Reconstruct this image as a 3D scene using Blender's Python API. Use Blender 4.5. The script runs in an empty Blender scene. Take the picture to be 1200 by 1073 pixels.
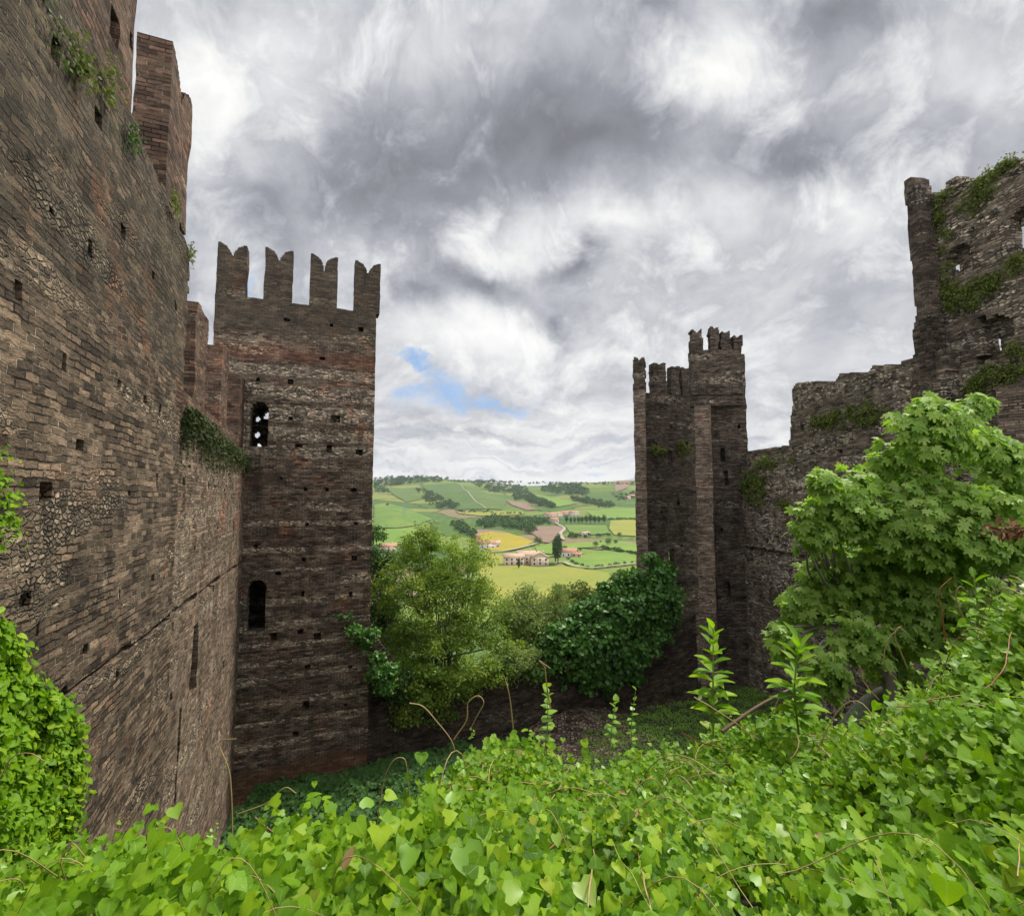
import bpy, math, random
import numpy as np
from mathutils import Vector
random.seed(7); RNG = np.random.default_rng(7)
SC = bpy.context.scene; COL = SC.collection

# ------------------------------------------------------------------ camera
TH = math.atan(46/600); CT, ST = math.cos(TH), math.sin(TH)
cam = bpy.data.cameras.new('camera'); cam.sensor_width = 36; cam.lens = 18
cam.clip_start = 0.05; cam.clip_end = 9000
co = bpy.data.objects.new('camera', cam); COL.objects.link(co)
co.rotation_euler = (math.pi/2+TH, 0, 0); SC.camera = co

# ------------------------------------------------------------------ exposure, sun, sky
SC.view_settings.view_transform = 'Standard'; SC.view_settings.look = 'None'
SC.view_settings.exposure = 0.72; SC.view_settings.gamma = 1
SC.render.engine = 'CYCLES'
SC.cycles.max_bounces = 6; SC.cycles.diffuse_bounces = 3; SC.cycles.transparent_max_bounces = 4
SUN = Vector((0.52, 0.40, 1.0)).normalized()
sl = bpy.data.lights.new('sun', 'SUN'); sl.energy = 3.3; sl.angle = math.radians(12); sl.color = (1, .95, .86)
so = bpy.data.objects.new('sun', sl); COL.objects.link(so)
so.rotation_euler = SUN.to_track_quat('Z', 'Y').to_euler()

class NB:
    """small node builder"""
    def __init__(s, nt): s.nt = nt; s.n = nt.nodes; s.l = nt.links
    def node(s, t, **kw):
        n = s.n.new(t)
        for k, v in kw.items(): setattr(n, k, v)
        return n
    def put(s, sock, v):
        if isinstance(v, (int, float)): sock.default_value = v
        elif isinstance(v, (tuple, list)):
            sock.default_value = tuple(v) + ((1,) if len(sock.default_value) == 4 and len(v) == 3 else ())
        else: s.l.new(v, sock)
    def m(s, op, a, b=0.0, c=0.0, clamp=False):
        n = s.node('ShaderNodeMath', operation=op, use_clamp=clamp)
        s.put(n.inputs[0], a); s.put(n.inputs[1], b); s.put(n.inputs[2], c); return n.outputs[0]
    def vm(s, op, a, b=(0, 0, 0)):
        n = s.node('ShaderNodeVectorMath', operation=op); s.put(n.inputs[0], a); s.put(n.inputs[1], b); return n.outputs[0]
    def mix(s, f, a, b, mode='MIX'):
        n = s.node('ShaderNodeMix', data_type='RGBA', blend_type=mode)
        s.put(n.inputs[0], f); s.put(n.inputs[6], a); s.put(n.inputs[7], b); return n.outputs[2]
    def fmix(s, f, a, b):
        n = s.node('ShaderNodeMix', data_type='FLOAT'); s.put(n.inputs[0], f); s.put(n.inputs[2], a); s.put(n.inputs[3], b); return n.outputs[0]
    def noise(s, vec, scale, detail=4, rough=.55, dist=0.0, dims='3D'):
        n = s.node('ShaderNodeTexNoise', noise_dimensions=dims); s.put(n.inputs['Vector'], vec)
        n.inputs['Scale'].default_value = scale; n.inputs['Detail'].default_value = detail
        n.inputs['Roughness'].default_value = rough; n.inputs['Distortion'].default_value = dist
        return n
    def step(s, v, a, b, lo=0.0, hi=1.0):
        n = s.node('ShaderNodeMapRange', interpolation_type='SMOOTHSTEP'); s.put(n.inputs[0], v)
        n.inputs[1].default_value = a; n.inputs[2].default_value = b; n.inputs[3].default_value = lo; n.inputs[4].default_value = hi
        return n.outputs[0]
    def xyz(s, x, y, z=0.0):
        n = s.node('ShaderNodeCombineXYZ'); s.put(n.inputs[0], x); s.put(n.inputs[1], y); s.put(n.inputs[2], z); return n.outputs[0]
    def sep(s, v):
        n = s.node('ShaderNodeSeparateXYZ'); s.put(n.inputs[0], v); return n.outputs

world = bpy.data.worlds.new('World'); SC.world = world; world.use_nodes = True
def build_sky():
    w = NB(world.node_tree); w.n.clear()
    out = w.node('ShaderNodeOutputWorld'); bg = w.node('ShaderNodeBackground')
    bg.inputs['Strength'].default_value = 0.082; w.l.new(bg.outputs[0], out.inputs[0])
    sky = w.node('ShaderNodeTexSky', sky_type='NISHITA'); sky.sun_disc = False
    sky.sun_elevation = math.asin(SUN.z); sky.sun_rotation = math.atan2(SUN.x, SUN.y)
    d = w.node('ShaderNodeTexCoord').outputs['Generated']
    x, y, z = w.sep(d)
    zc = w.m('MAXIMUM', z, 0.0)
    # cloud deck seen in perspective
    k = w.m('ADD', zc, 0.13)
    Q = w.xyz(w.m('DIVIDE', x, k), w.m('DIVIDE', y, k), 0.0)
    wa = w.noise(Q, 1.1, 3, .5).outputs['Color']
    Qw = w.vm('ADD', Q, w.vm('SCALE', w.vm('SUBTRACT', wa, (.5, .5, .5)), (0, 0, 0)))
    Qw.node.inputs[1].links[0].from_node.inputs['Scale'].default_value = .55
    nb = w.noise(Qw, .9, 6, .58).outputs['Fac']
    nf = w.noise(Qw, 2.6, 6, .62, .1).outputs['Fac']; dw_ = w.vm('ADD', d, w.vm('MULTIPLY', w.vm('SUBTRACT', w.noise(d, 3.1, 3, .5).outputs['Color'], (.5, .5, .5)), (.22, .22, .22)))
    n1 = w.noise(dw_, 4.2, 7, .60, .2).outputs['Fac']; n2 = w.noise(w.vm('ADD', dw_, (7, 3, 1)), 9.0, 6, .62, .25).outputs['Fac']
    nf = w.fmix(w.step(z, .08, .3), nf, n1)
    # frontal directions, for where the big cloud masses sit in the sky
    yy = w.m('MAXIMUM', y, .12)
    fx = w.m('DIVIDE', x, yy); fz = w.m('DIVIDE', z, yy)
    wr = w.noise(w.xyz(fx, fz, .3), 3.0, 6, .6).outputs['Color']
    wx, wy, _ = w.sep(w.vm('SUBTRACT', wr, (.5, .5, .5)))
    fx = w.m('ADD', fx, w.m('MULTIPLY', wx, .34)); fz = w.m('ADD', fz, w.m('MULTIPLY', wy, .24))
    fp = w.xyz(fx, fz, 0.0)
    def blob(px, py, rx, ry, rot=0):
        dx, dy, dz = ray(px, py)
        mp = w.node('ShaderNodeMapping', vector_type='TEXTURE'); w.put(mp.inputs['Vector'], fp)
        mp.inputs['Location'].default_value = (dx/dy, dz/dy, 0); mp.inputs['Rotation'].default_value = (0, 0, math.radians(rot)); mp.inputs['Scale'].default_value = (rx/600*1.9, ry/600*1.9, 1)
        g = w.node('ShaderNodeTexGradient', gradient_type='QUADRATIC_SPHERE'); w.l.new(mp.outputs[0], g.inputs[0]); return g.outputs['Fac']
    tot = 0.0
    for (px, py, rx, ry, rot, amp) in CLOUDS:
        tot = w.m('MULTIPLY_ADD', blob(px, py, rx, ry, rot), amp*1.25, tot)
    v = w.m('ADD', tot, w.m('ADD', w.m('MULTIPLY', w.m('SUBTRACT', nb, .5), .8), w.m('MULTIPLY', w.m('SUBTRACT', nf, .5), 1.15)))
    bil = w.m('SUBTRACT', w.m('ABSOLUTE', w.m('SUBTRACT', n2, .5)), .09)
    v = w.m('MULTIPLY_ADD', w.m('SUBTRACT', n2, .5), .75, v); v = w.m('MULTIPLY_ADD', bil, 1.5, v)
    # v > 0 brighter, < 0 darker
    r = w.node('ShaderNodeValToRGB'); w.put(r.inputs[0], w.m('ADD', w.m('MULTIPLY', v, .70), .56))
    e = r.color_ramp.elements
    e[0].position = 0.0; e[0].color = (1.45, 1.5, 1.65, 1)
    e[1].position = 1.0; e[1].color = (7.6, 7.6, 7.45, 1)
    for p, c in ((.25, (2.2, 2.28, 2.55)), (.45, (3.6, 3.7, 3.98)), (.62, (5.2, 5.24, 5.4)), (.8, (6.7, 6.7, 6.6))):
        q = e.new(p); q.color = c + (1,)
    # low sky: cream-white banks in flat layers
    n3 = w.noise(w.xyz(w.m('MULTIPLY', fx, 2.6), w.m('MULTIPLY', fz, 15), .7), 1.6, 6, .62, .5).outputs['Fac']
    low = w.step(z, .0, .26, 1, 0)
    cl = w.mix(w.m('MULTIPLY', low, .75), r.outputs[0], w.mix(w.step(n3, .36, .60), (3.6, 3.8, 4.3), (8.2, 8.0, 7.5)))
    gap = 0.0
    for (px, py, rx, ry, rot, amp) in GAPS:
        gap = w.m('MULTIPLY_ADD', blob(px, py, rx, ry, rot), amp*1.3, gap)
    gm = w.step(gap, .12, .5)
    gap = w.step(w.m('MULTIPLY_ADD', w.m('SUBTRACT', n3, .5), 3.0, w.m('MULTIPLY_ADD', w.m('SUBTRACT', n2, .5), 5.0, gap)), .25, 1.8, 0, .85)
    gap = w.m('MULTIPLY', gap, gm)
    blue = w.mix(.7, w.vm('SCALE', sky.outputs[0], (0, 0, 0)), (1.7, 3.5, 6.6))
    blue.node.inputs[6].links[0].from_node.inputs['Scale'].default_value = .9
    br = w.vm('SCALE', w.mix(gap, cl, blue)); w.put(br.node.inputs['Scale'], w.m('MULTIPLY', w.step(y, -.55, .15, 2.3, 1.0), w.step(z, .62, .98, 1.0, 1.5)))  # clouds brightened behind and overhead, added fill for the shaded tower faces
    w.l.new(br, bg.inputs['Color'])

def ray(px, py):
    xc, yc = (px-600)/600, (536.5-py)/600
    return np.array((xc, CT-yc*ST, ST+yc*CT))
def at(px, py, depth):
    """world point on the ray of a photograph pixel at world distance y = depth"""
    d = ray(px, py); return d*(depth/d[1])
# x, y, radius x, radius y, rotation, amount (bright +, dark -)
CLOUDS = [(430, 200, 190, 75, 12, -.62), (700, 165, 230, 60, -4, -.5), (930, 190, 130, 55, 0, -.5), (640, 90, 90, 60, 30, -.25),
          (985, 15, 120, 55, 10, -.5), (760, 10, 90, 40, 0, -.3), (690, 310, 60, 24, 35, -.6), (670, 378, 40, 22, 50, -.55),
          (590, 345, 70, 25, -20, -.5), (500, 350, 60, 30, 0, -.4), (310, 70, 120, 90, 0, .4), (850, 95, 60, 110, -30, .6), (740, 250, 110, 35, 0, .45),
          (1150, 100, 100, 60, 0, .2), (620, 300, 60, 40, 0, .4), (560, 400, 160, 40, 0, .5), (700, 480, 120, 50, 0, .3),
          (900, 350, 130, 70, 0, .1), (910, 480, 110, 60, 0, -.1), (1010, 250, 70, 70, 0, .3), (235, 200, 60, 80, 0, .25), (230, 320, 60, 60, 0, .4),
          (560, 500, 90, 12, 3, -.35), (680, 450, 60, 18, 0, -.25), (530, 545, 90, 10, 0, -.25)]
GAPS = [(530, 463, 95, 19, 4, 1.0), (478, 434, 62, 9, -35, .9), (588, 458, 48, 8, 18, .8), (445, 470, 30, 12, 0, .5), (720, 460, 14, 5, 0, .5),
        (285, 335, 20, 40, 0, .45), (700, 548, 60, 8, 0, .4)]
build_sky()

# ------------------------------------------------------------------ helpers
def hash3(ix, iy, iz, seed):
    h = (ix.astype(np.int64)*374761393 + iy.astype(np.int64)*668265263 + iz.astype(np.int64)*2147483647 + seed*974711) & 0xffffffff
    h = ((h ^ (h >> 13))*1274126177) & 0xffffffff
    h = ((h ^ (h >> 16))*2246822519) & 0xffffffff
    return ((h ^ (h >> 15)) & 0xffffff)/float(0xffffff)
def vnoise(P, seed=0):
    P = np.asarray(P, float); i = np.floor(P).astype(np.int64); f = P-i; f = f*f*(3-2*f); r = 0
    for a in (0, 1):
        for b in (0, 1):
            for c in (0, 1):
                w = (f[..., 0] if a else 1-f[..., 0])*(f[..., 1] if b else 1-f[..., 1])*(f[..., 2] if c else 1-f[..., 2])
                r = r+w*hash3(i[..., 0]+a, i[..., 1]+b, i[..., 2]+c, seed)
    return r-.5
def fbm(P, seed=0, o=3):
    P = np.asarray(P, float); r = 0; a = 1
    for k in range(o): r = r+a*vnoise(P*(2**k), seed+k); a *= .5
    return r
def inpoly(X, Y, poly):
    r = np.zeros(np.shape(X), bool); n = len(poly)
    for k in range(n):
        x0, y0 = poly[k]; x1, y1 = poly[(k+1) % n]
        if y0 == y1: continue
        c = ((y0 > Y) != (y1 > Y)) & (X < (x1-x0)*(Y-y0)/(y1-y0)+x0)
        r ^= c
    return r
def unit(v): v = np.asarray(v, float); return v/np.maximum(np.linalg.norm(v, axis=-1, keepdims=True), 1e-9)

def mk(name, V, Fs, mat, parent=None, uv=None, smooth=False, rnd=None, origin=None, tpl=None):
    """one mesh object; Fs = list of (M,k) index arrays; uv per loop; rnd per face value stored as attribute"""
    V = np.asarray(V, float)
    if tpl is not None:
        nf = len(tpl[1]); uv = np.tile(tpl[0][tpl[1].ravel()][:, :2], (sum(len(f) for f in (Fs if isinstance(Fs, list) else [Fs]))//nf, 1))
    if origin is not None: V = V-np.asarray(origin, float)
    if not isinstance(Fs, list): Fs = [Fs]
    Fs = [np.asarray(f, np.int32) for f in Fs if len(f)]
    me = bpy.data.meshes.new(name)
    loops = np.concatenate([f.ravel() for f in Fs]); tot = np.concatenate([np.full(len(f), f.shape[1], np.int32) for f in Fs])
    me.vertices.add(len(V)); me.vertices.foreach_set('co', V.astype(np.float32).ravel())
    me.loops.add(len(loops)); me.loops.foreach_set('vertex_index', loops)
    me.polygons.add(len(tot)); me.polygons.foreach_set('loop_start', np.concatenate([[0], np.cumsum(tot)[:-1]]).astype(np.int32))
    me.polygons.foreach_set('loop_total', tot)
    if smooth: me.polygons.foreach_set('use_smooth', np.ones(len(tot), bool))
    me.update(calc_edges=True)
    if uv is not None:
        l = me.uv_layers.new(name='UVMap'); l.data.foreach_set('uv', np.asarray(uv, np.float32).ravel())
    if rnd is not None:
        a = me.attributes.new('rnd', 'FLOAT', 'FACE'); a.data.foreach_set('value', np.asarray(rnd, np.float32))
    me.materials.append(mat)
    o = bpy.data.objects.new(name, me); COL.objects.link(o)
    if origin is not None: o.location = tuple(origin)
    if parent is not None:
        o.parent = parent
        if origin is None: o.matrix_parent_inverse = parent.matrix_world.inverted() if False else o.matrix_parent_inverse
    return o
def tag(o, label=None, cat=None, group=None, kind=None):
    if label: o['label'] = label
    if cat: o['category'] = cat
    if group: o['group'] = group
    if kind: o['kind'] = kind
    return o
def thing(name, label, cat, group=None):
    o = bpy.data.objects.new(name, None); COL.objects.link(o); o.empty_display_size = .3
    return tag(o, label, cat, group)
def settle(root, loc):
    """move an empty to the base of its thing without moving its (world-space) parts"""
    loc = np.asarray(loc, float); root.location = tuple(loc)
    for ch in root.children:
        me = ch.data
        if me.users == 1 and me.vertices:
            c = np.empty(len(me.vertices)*3, np.float32); me.vertices.foreach_get('co', c)
            me.vertices.foreach_set('co', (c.reshape(-1, 3)-loc).astype(np.float32).ravel()); me.update()
            for g in ch.children:
                c = np.empty(len(g.data.vertices)*3, np.float32); g.data.vertices.foreach_get('co', c)
                g.data.vertices.foreach_set('co', (c.reshape(-1, 3)-loc).astype(np.float32).ravel()); g.data.update()

def tube(pts, rad, sides=6):
    pts = np.asarray(pts, float); n = len(pts); rad = np.broadcast_to(rad, n)
    t = unit(np.gradient(pts, axis=0)); up = np.array((.31, .17, .93)); V = []
    for k in range(n):
        a = unit(np.cross(t[k], up)); b = np.cross(t[k], a)
        ang = np.arange(sides)*2*math.pi/sides
        V.append(pts[k]+rad[k]*(np.cos(ang)[:, None]*a+np.sin(ang)[:, None]*b))
    V = np.concatenate(V); F = []
    for k in range(n-1):
        for s in range(sides):
            s2 = (s+1) % sides; F.append((k*sides+s, k*sides+s2, (k+1)*sides+s2, (k+1)*sides+s))
    return V, np.array(F)
def smooth_path(pts, n=24):
    pts = np.asarray(pts, float); m = len(pts)
    if m < 3: return np.array([pts[0]+(pts[-1]-pts[0])*t for t in np.linspace(0, 1, n)])
    P = np.vstack([2*pts[0]-pts[1], pts, 2*pts[-1]-pts[-2]]); out = []
    for u in np.linspace(0, m-1-1e-6, n):
        k = int(u); t = u-k; a, b, c, d = P[k], P[k+1], P[k+2], P[k+3]
        out.append(.5*((2*b)+(-a+c)*t+(2*a-5*b+4*c-d)*t*t+(-a+3*b-3*c+d)*t**3))
    return np.array(out)
def join(parts):
    Vs, Fs, o = [], [], 0
    for V, F in parts: Vs.append(V); Fs.append(np.asarray(F)+o); o += len(V)
    return np.concatenate(Vs), np.concatenate(Fs)

# leaf templates: x across, y along, z up
def round_leaf(pts, cup=.0):
    # many-pointed blade with a curved surface; pts = outline of one side from stalk to tip (excluded)
    n = len(pts); ys = [p[1] for p in pts]; V = [(0, 0, -.0)]+[(0, max(.06, y)*.96+.02, -.02-.10*max(0, y)**2) for y in ys[1:]]+[(0, 1, -.2)]; F = []
    for sg in (-1, 1):
        o = len(V); V += [(sg*x, y, .13*abs(x)-.16*max(0, y)**2-.18*x*x) for x, y in pts]
        for k in range(n): q = (k, k+1, o+min(k+1, n-1), o+k) if k < n-1 else (k, n, o+k); F.append(q if sg < 0 else q[::-1])
    T = [f for f in F if len(f) == 3]; Q = [f for f in F if len(f) == 4]
    Q += [(a, b_, c, c) for a, b_, c in []]
    tri = [t for q in Q for t in ((q[0], q[1], q[2]), (q[0], q[2], q[3]))]+T
    return np.array(V, float), np.array(tri)
def side_leaf(pr, mid, tip=-.15):
    """leaf from its outline points on one side, folded along the midrib"""
    (p1, p2, p3, p4), (m1, m2) = pr, mid
    V = [(0, 0, 0), (0, m1, -.03), (0, m2, -.07), (0, 1, tip)]; F = []
    for sg in (-1, 1):
        o = len(V); V += [(sg*x, y, z) for x, y, z in (p1, p2, p3, p4)]
        q = [(0, 1, o+1, o), (1, 2, o+2, o+1), (2, 3, o+3, o+2)]
        F += q if sg < 0 else [f[::-1] for f in q]
    return np.array(V, float), np.array(F)
HEART = side_leaf([(.27, -.15, .04), (.52, .08, .10), (.46, .42, .08), (.25, .74, .0)], (.28, .62))
IVY = side_leaf([(.28, -.17, .03), (.64, .14, .11), (.38, .40, .05), (.22, .70, .0)], (.25, .55))
DIAM = (np.array([(0, 0, 0), (-.3, .5, .08), (0, 1, -.05), (.3, .5, .08)]), np.array([(0, 2, 1), (0, 3, 2)]))
VLEAF = round_leaf([(.10, -.10), (.34, -.14), (.52, .06), (.50, .30), (.38, .54), (.19, .79)])
VLOBE = round_leaf([(.12, -.12), (.38, -.17), (.60, .10), (.43, .34), (.37, .50), (.17, .76)])
BLADE = (np.array([(-.05, 0, 0), (.05, 0, 0), (.045, .5, .06), (-.045, .5, .06), (0, 1, -.12)]), np.array([(0, 1, 2, 3)]))
LANCE = side_leaf([(.05, .06, .01), (.19, .32, .06), (.18, .62, .05), (.07, .9, -.06)], (.32, .64))
def fig_template():
    pts = [(0, 0, 0)]; rim = []
    lobes = [(-155, .40), (-120, .34), (-84, .74), (-60, .52), (-40, .92), (-20, .62), (0, 1.08), (20, .62), (40, .92), (60, .52), (84, .74), (120, .34), (155, .40)]
    lobes = [q for a, r in lobes for q in ([(a-8, r*.90), (a-3, r), (a+4, r*.99), (a+9, r*.88)] if r > .7 else [(a, r)])]
    V = [(0, .18, .0)]
    for a, r in lobes:
        a = math.radians(a); V.append((r*.66*math.sin(a), .18+r*.75*math.cos(a), -.10*r*r+.05*(r < .65)))
    F = [(0, k+1, k) for k in range(1, len(lobes))]
    return np.array(V), np.array(F)
FIG = fig_template()
def leaves(pos, nrm, tip, size, tpl, rng, jitter=.0):
    """vectorised leaf cloud -> V, F, rnd"""
    pos = np.asarray(pos, float); N = len(pos); nrm = unit(nrm); tip = np.asarray(tip, float)
    tip = unit(tip-nrm*np.sum(tip*nrm, 1, keepdims=True)+1e-6); b = np.cross(tip, nrm)
    T, F = tpl; size = np.broadcast_to(size, N)
    wid = size*(.8+.4*rng.random(N)); bend = .6+.9*rng.random(N)
    V = pos[:, None]+size[:, None, None]*(tip[:, None]*T[None, :, 1:2])+wid[:, None, None]*(b[:, None]*T[None, :, 0:1])+(size*bend)[:, None, None]*(nrm[:, None]*T[None, :, 2:3])
    FF = F[None]+(np.arange(N)*len(T))[:, None, None]
    rn = np.repeat(rng.random(N), len(F))
    return V.reshape(-1, 3), FF.reshape(-1, F.shape[1]), rn
def rdir(n, rng): return unit(rng.normal(size=(n, 3)))

# ------------------------------------------------------------------ materials
def new_mat(name):
    m = bpy.data.materials.new(name); m.use_nodes = True; b = NB(m.node_tree); b.n.clear()
    out = b.node('ShaderNodeOutputMaterial'); p = b.node('ShaderNodeBsdfPrincipled'); b.l.new(p.outputs[0], out.inputs[0])
    return m, b, p, out
def flat_mat(name, c, rough=.8, var=.25, scale=3.0):
    m, b, p, out = new_mat(name); co_ = b.node('ShaderNodeTexCoord').outputs['Object']
    n = b.noise(co_, scale, 5, .6).outputs['Fac']
    b.l.new(b.mix(n, tuple(x*(1-var) for x in c), tuple(x*(1+var) for x in c)), p.inputs['Base Color']); p.inputs['Roughness'].default_value = rough
    return m
def leaf_mat(name, c0, c1, c2, trans=.3, rough=.42, spec=.5, accent=None, veins=False):
    m, b, p, out = new_mat(name)
    a = b.node('ShaderNodeAttribute', attribute_name='rnd').outputs['Fac']
    r = b.node('ShaderNodeValToRGB'); b.put(r.inputs[0], a); e = r.color_ramp.elements
    e[0].color = c0+(1,); e[1].color = c2+(1,); q = e.new(.5); q.color = c1+(1,)
    if accent: q = e.new(.97); q.color = c2+(1,); e[-1].color = accent+(1,)
    co_ = b.node('ShaderNodeTexCoord').outputs['Object']
    n = b.noise(co_, .9, 3, .6).outputs['Fac']
    col = b.mix(b.step(n, .3, .7), r.outputs[0], b.mix(.75, r.outputs[0], c1), 'MIX')
    if veins:
        ux, uy, _ = b.sep(b.node('ShaderNodeUVMap').outputs[0]); ax = b.m('ABSOLUTE', ux)
        lat = b.m('ABSOLUTE', b.m('SUBTRACT', b.m('FRACT', b.m('MULTIPLY', b.m('SUBTRACT', uy, b.m('MULTIPLY', ax, .75)), 4.2)), .5))
        vn = b.m('MAXIMUM', b.step(ax, .012, .05, 1, 0), b.m('MULTIPLY', b.step(lat, .02, .10, 1, 0), .55))
        sp_ = b.step(b.noise(co_, 60, 3, .7).outputs['Fac'], .62, .72)
        col = b.mix(b.m('MULTIPLY', vn, .38), col, (.36, .46, .12)); col = b.mix(b.m('MULTIPLY', sp_, .35), col, (.10, .12, .02))
    b.l.new(col, p.inputs['Base Color']); p.inputs['Roughness'].default_value = rough; p.inputs['Specular IOR Level'].default_value = spec
    t = b.node('ShaderNodeBsdfTranslucent'); tc = b.mix(1.0, col, (1.15, 1.25, .45), 'MULTIPLY'); b.l.new(tc, t.inputs[0])
    mx = b.node('ShaderNodeMixShader'); mx.inputs[0].default_value = trans
    b.l.new(p.outputs[0], mx.inputs[1]); b.l.new(t.outputs[0], mx.inputs[2]); b.l.new(mx.outputs[0], out.inputs[0])
    return m
def brick_mat(name, bw=.27, rh=.078, c1=(.17, .115, .085), c2=(.085, .06, .048), mortar=(.30, .255, .2), stone1=(.36, .30, .23), stone2=(.13, .105, .085),
              stone=.5, sw=.24, sh=.12, stain=.5, moss=.25, red=.15, bands=(), lines=(), bump=1.0, plaster=.6):
    m, b, p, out = new_mat(name)
    uv = b.node('ShaderNodeUVMap').outputs[0]
    w1 = b.noise(uv, 1.7, 3, .6).outputs['Color']; w2 = b.noise(uv, 9, 2, .5).outputs['Color']
    def sc(v, k):
        r = b.vm('SCALE', v); r.node.inputs['Scale'].default_value = k; return r
    uvw = b.vm('ADD', uv, b.vm('ADD', sc(b.vm('SUBTRACT', w1, (.5, .5, .5)), .09), sc(b.vm('SUBTRACT', w2, (.5, .5, .5)), .03)))
    u, v, _ = b.sep(uv); uw, vw, _ = b.sep(uvw)
    bk = b.node('ShaderNodeTexBrick', offset=.5, squash=1.0); b.put(bk.inputs['Vector'], uvw)
    bk.inputs['Scale'].default_value = 1; bk.inputs['Brick Width'].default_value = bw; bk.inputs['Row Height'].default_value = rh
    bk.inputs['Mortar Size'].default_value = rh*.13; bk.inputs['Mortar Smooth'].default_value = .5; bk.inputs['Bias'].default_value = .0
    bk.inputs['Color1'].default_value = c1+(1,); bk.inputs['Color2'].default_value = c2+(1,); bk.inputs['Mortar'].default_value = mortar+(1,)
    mid0 = b.noise(uv, 5, 5, .7).outputs['Fac']
    # rubble stone
    us_, vs_, _ = b.sep(b.vm('ADD', uvw, sc(b.vm('SUBTRACT', b.noise(uv, 5.5, 3, .6).outputs['Color'], (.5, .5, .5)), .06))); vs = b.xyz(b.m('DIVIDE', us_, sw*.75), b.m('DIVIDE', vs_, sh*.72))
    vo = b.node('ShaderNodeTexVoronoi', feature='DISTANCE_TO_EDGE', voronoi_dimensions='2D'); b.put(vo.inputs['Vector'], vs); vo.inputs['Scale'].default_value = 1
    vf = b.node('ShaderNodeTexVoronoi', feature='F1', voronoi_dimensions='2D'); b.put(vf.inputs['Vector'], vs); vf.inputs['Scale'].default_value = 1
    edge = b.step(vo.outputs['Distance'], .0, .22)
    rv = b.sep(vf.outputs['Color'])[0]
    scol = b.mix(edge, tuple(x*.75 for x in mortar), b.mix(rv, stone2, stone1))
    # where the wall is rubble, where brick: long horizontal lenses
    bn = b.noise(b.xyz(b.m('MULTIPLY', u, .16), b.m('MULTIPLY', v, .85)), 1.0, 4, .62).outputs['Fac']
    for (z0, z1, s) in lines:
        pass
    mask = b.step(bn, .62-.24*stone, .70-.24*stone)
    for (z0, z1, k) in lines:          # thin courses of pale stone
        inb = b.m('MULTIPLY', b.step(b.m('ADD', v, b.m('MULTIPLY', b.m('SUBTRACT', bn, .5), .5)), z0-.06, z0+.02), b.step(b.m('ADD', v, b.m('MULTIPLY', b.m('SUBTRACT', bn, .5), .5)), z1-.02, z1+.06, 1, 0))
        mask = b.m('MAXIMUM', mask, b.m('MULTIPLY', inb, k))
    col = b.mix(mask, bk.outputs['Color'], scol)
    # joints: pale lime in places, washed out and black in others
    ero = b.step(b.noise(b.vm('ADD', uv, (17, 3, 0)), 1.1, 5, .7).outputs['Fac'], .42, .58)
    jm = b.fmix(mask, bk.outputs['Fac'], b.m('SUBTRACT', 1.0, edge))
    col = b.mix(b.m('MULTIPLY', b.m('MULTIPLY', jm, ero), .92), col, (.012, .011, .010))
    jr = b.step(b.m('ABSOLUTE', b.m('SUBTRACT', b.m('FRACT', b.m('DIVIDE', vw, rh)), .5)), .36, .47)
    rt = b.node('ShaderNodeTexWhiteNoise', noise_dimensions='1D'); b.put(rt.inputs['W'], b.m('FLOOR', b.m('DIVIDE', vw, rh)))
    kc = b.m('SUBTRACT', 1.0, b.m('MULTIPLY', mask, .75))
    col = b.mix(b.m('MULTIPLY', b.m('MULTIPLY', jr, kc), b.fmix(ero, .25, .8)), col, (.02, .017, .014))
    col = b.mix(.6, col, b.mix(rt.outputs['Value'], (.62, .62, .62), (1.3, 1.28, 1.25)), 'MULTIPLY')
    # patches of old render over the joints
    pl_ = b.m('MULTIPLY', b.step(b.noise(b.vm('ADD', uv, (3, 27, 0)), .75, 7, .72).outputs['Fac'], .60, .68), plaster)
    col = b.mix(pl_, col, b.mix(mid0, tuple(x*.55 for x in mortar), tuple(x*1.05 for x in mortar)))
    # per-brick lightness
    row = b.m('FLOOR', b.m('DIVIDE', vw, rh)); colm = b.m('FLOOR', b.m('MULTIPLY_ADD', b.m('SUBTRACT', 1.0, b.m('FLOORED_MODULO', row, 2.0)), .5, b.m('DIVIDE', uw, bw)))
    wn = b.node('ShaderNodeTexWhiteNoise', noise_dimensions='2D'); b.put(wn.inputs['Vector'], b.xyz(colm, row)); rb = b.fmix(mask, wn.outputs['Value'], rv)
    col = b.mix(.45, col, b.mix(rb, (.2, .2, .2), (1.85, 1.8, 1.75)), 'MULTIPLY')
    col = b.mix(.45, col, b.mix(b.step(b.noise(b.vm('MULTIPLY', uv, (7, 18, 1)), 1.0, 4, .75).outputs['Fac'], .3, .72), (.25, .24, .23), (1.6, 1.58, 1.55)), 'MULTIPLY')
    for (z0, z1, c, k) in bands:       # courses of another make
        vv = b.m('ADD', v, b.m('MULTIPLY', b.m('SUBTRACT', b.noise(uv, .6, 4, .6).outputs['Fac'], .5), 1.3))
        inb = b.m('MULTIPLY', b.step(vv, z0-.2, z0+.2), b.step(vv, z1-.2, z1+.2, 1, 0))
        col = b.mix(b.m('MULTIPLY', inb, k), col, b.mix(.5, c, b.mix(1.0, col, tuple(x*6 for x in c), 'MULTIPLY')))
    big = b.noise(uv, .33, 6, .62).outputs['Fac']; mid = b.noise(uv, 1.6, 6, .65).outputs['Fac']
    if red: col = b.mix(b.m('MULTIPLY', b.step(b.noise(b.vm('ADD', uv, (31, 7, 3)), .55, 6, .7).outputs['Fac'], .54, .7), red), col, b.mix(1.0, col, (1.7, .85, .62), 'MULTIPLY'))
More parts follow.
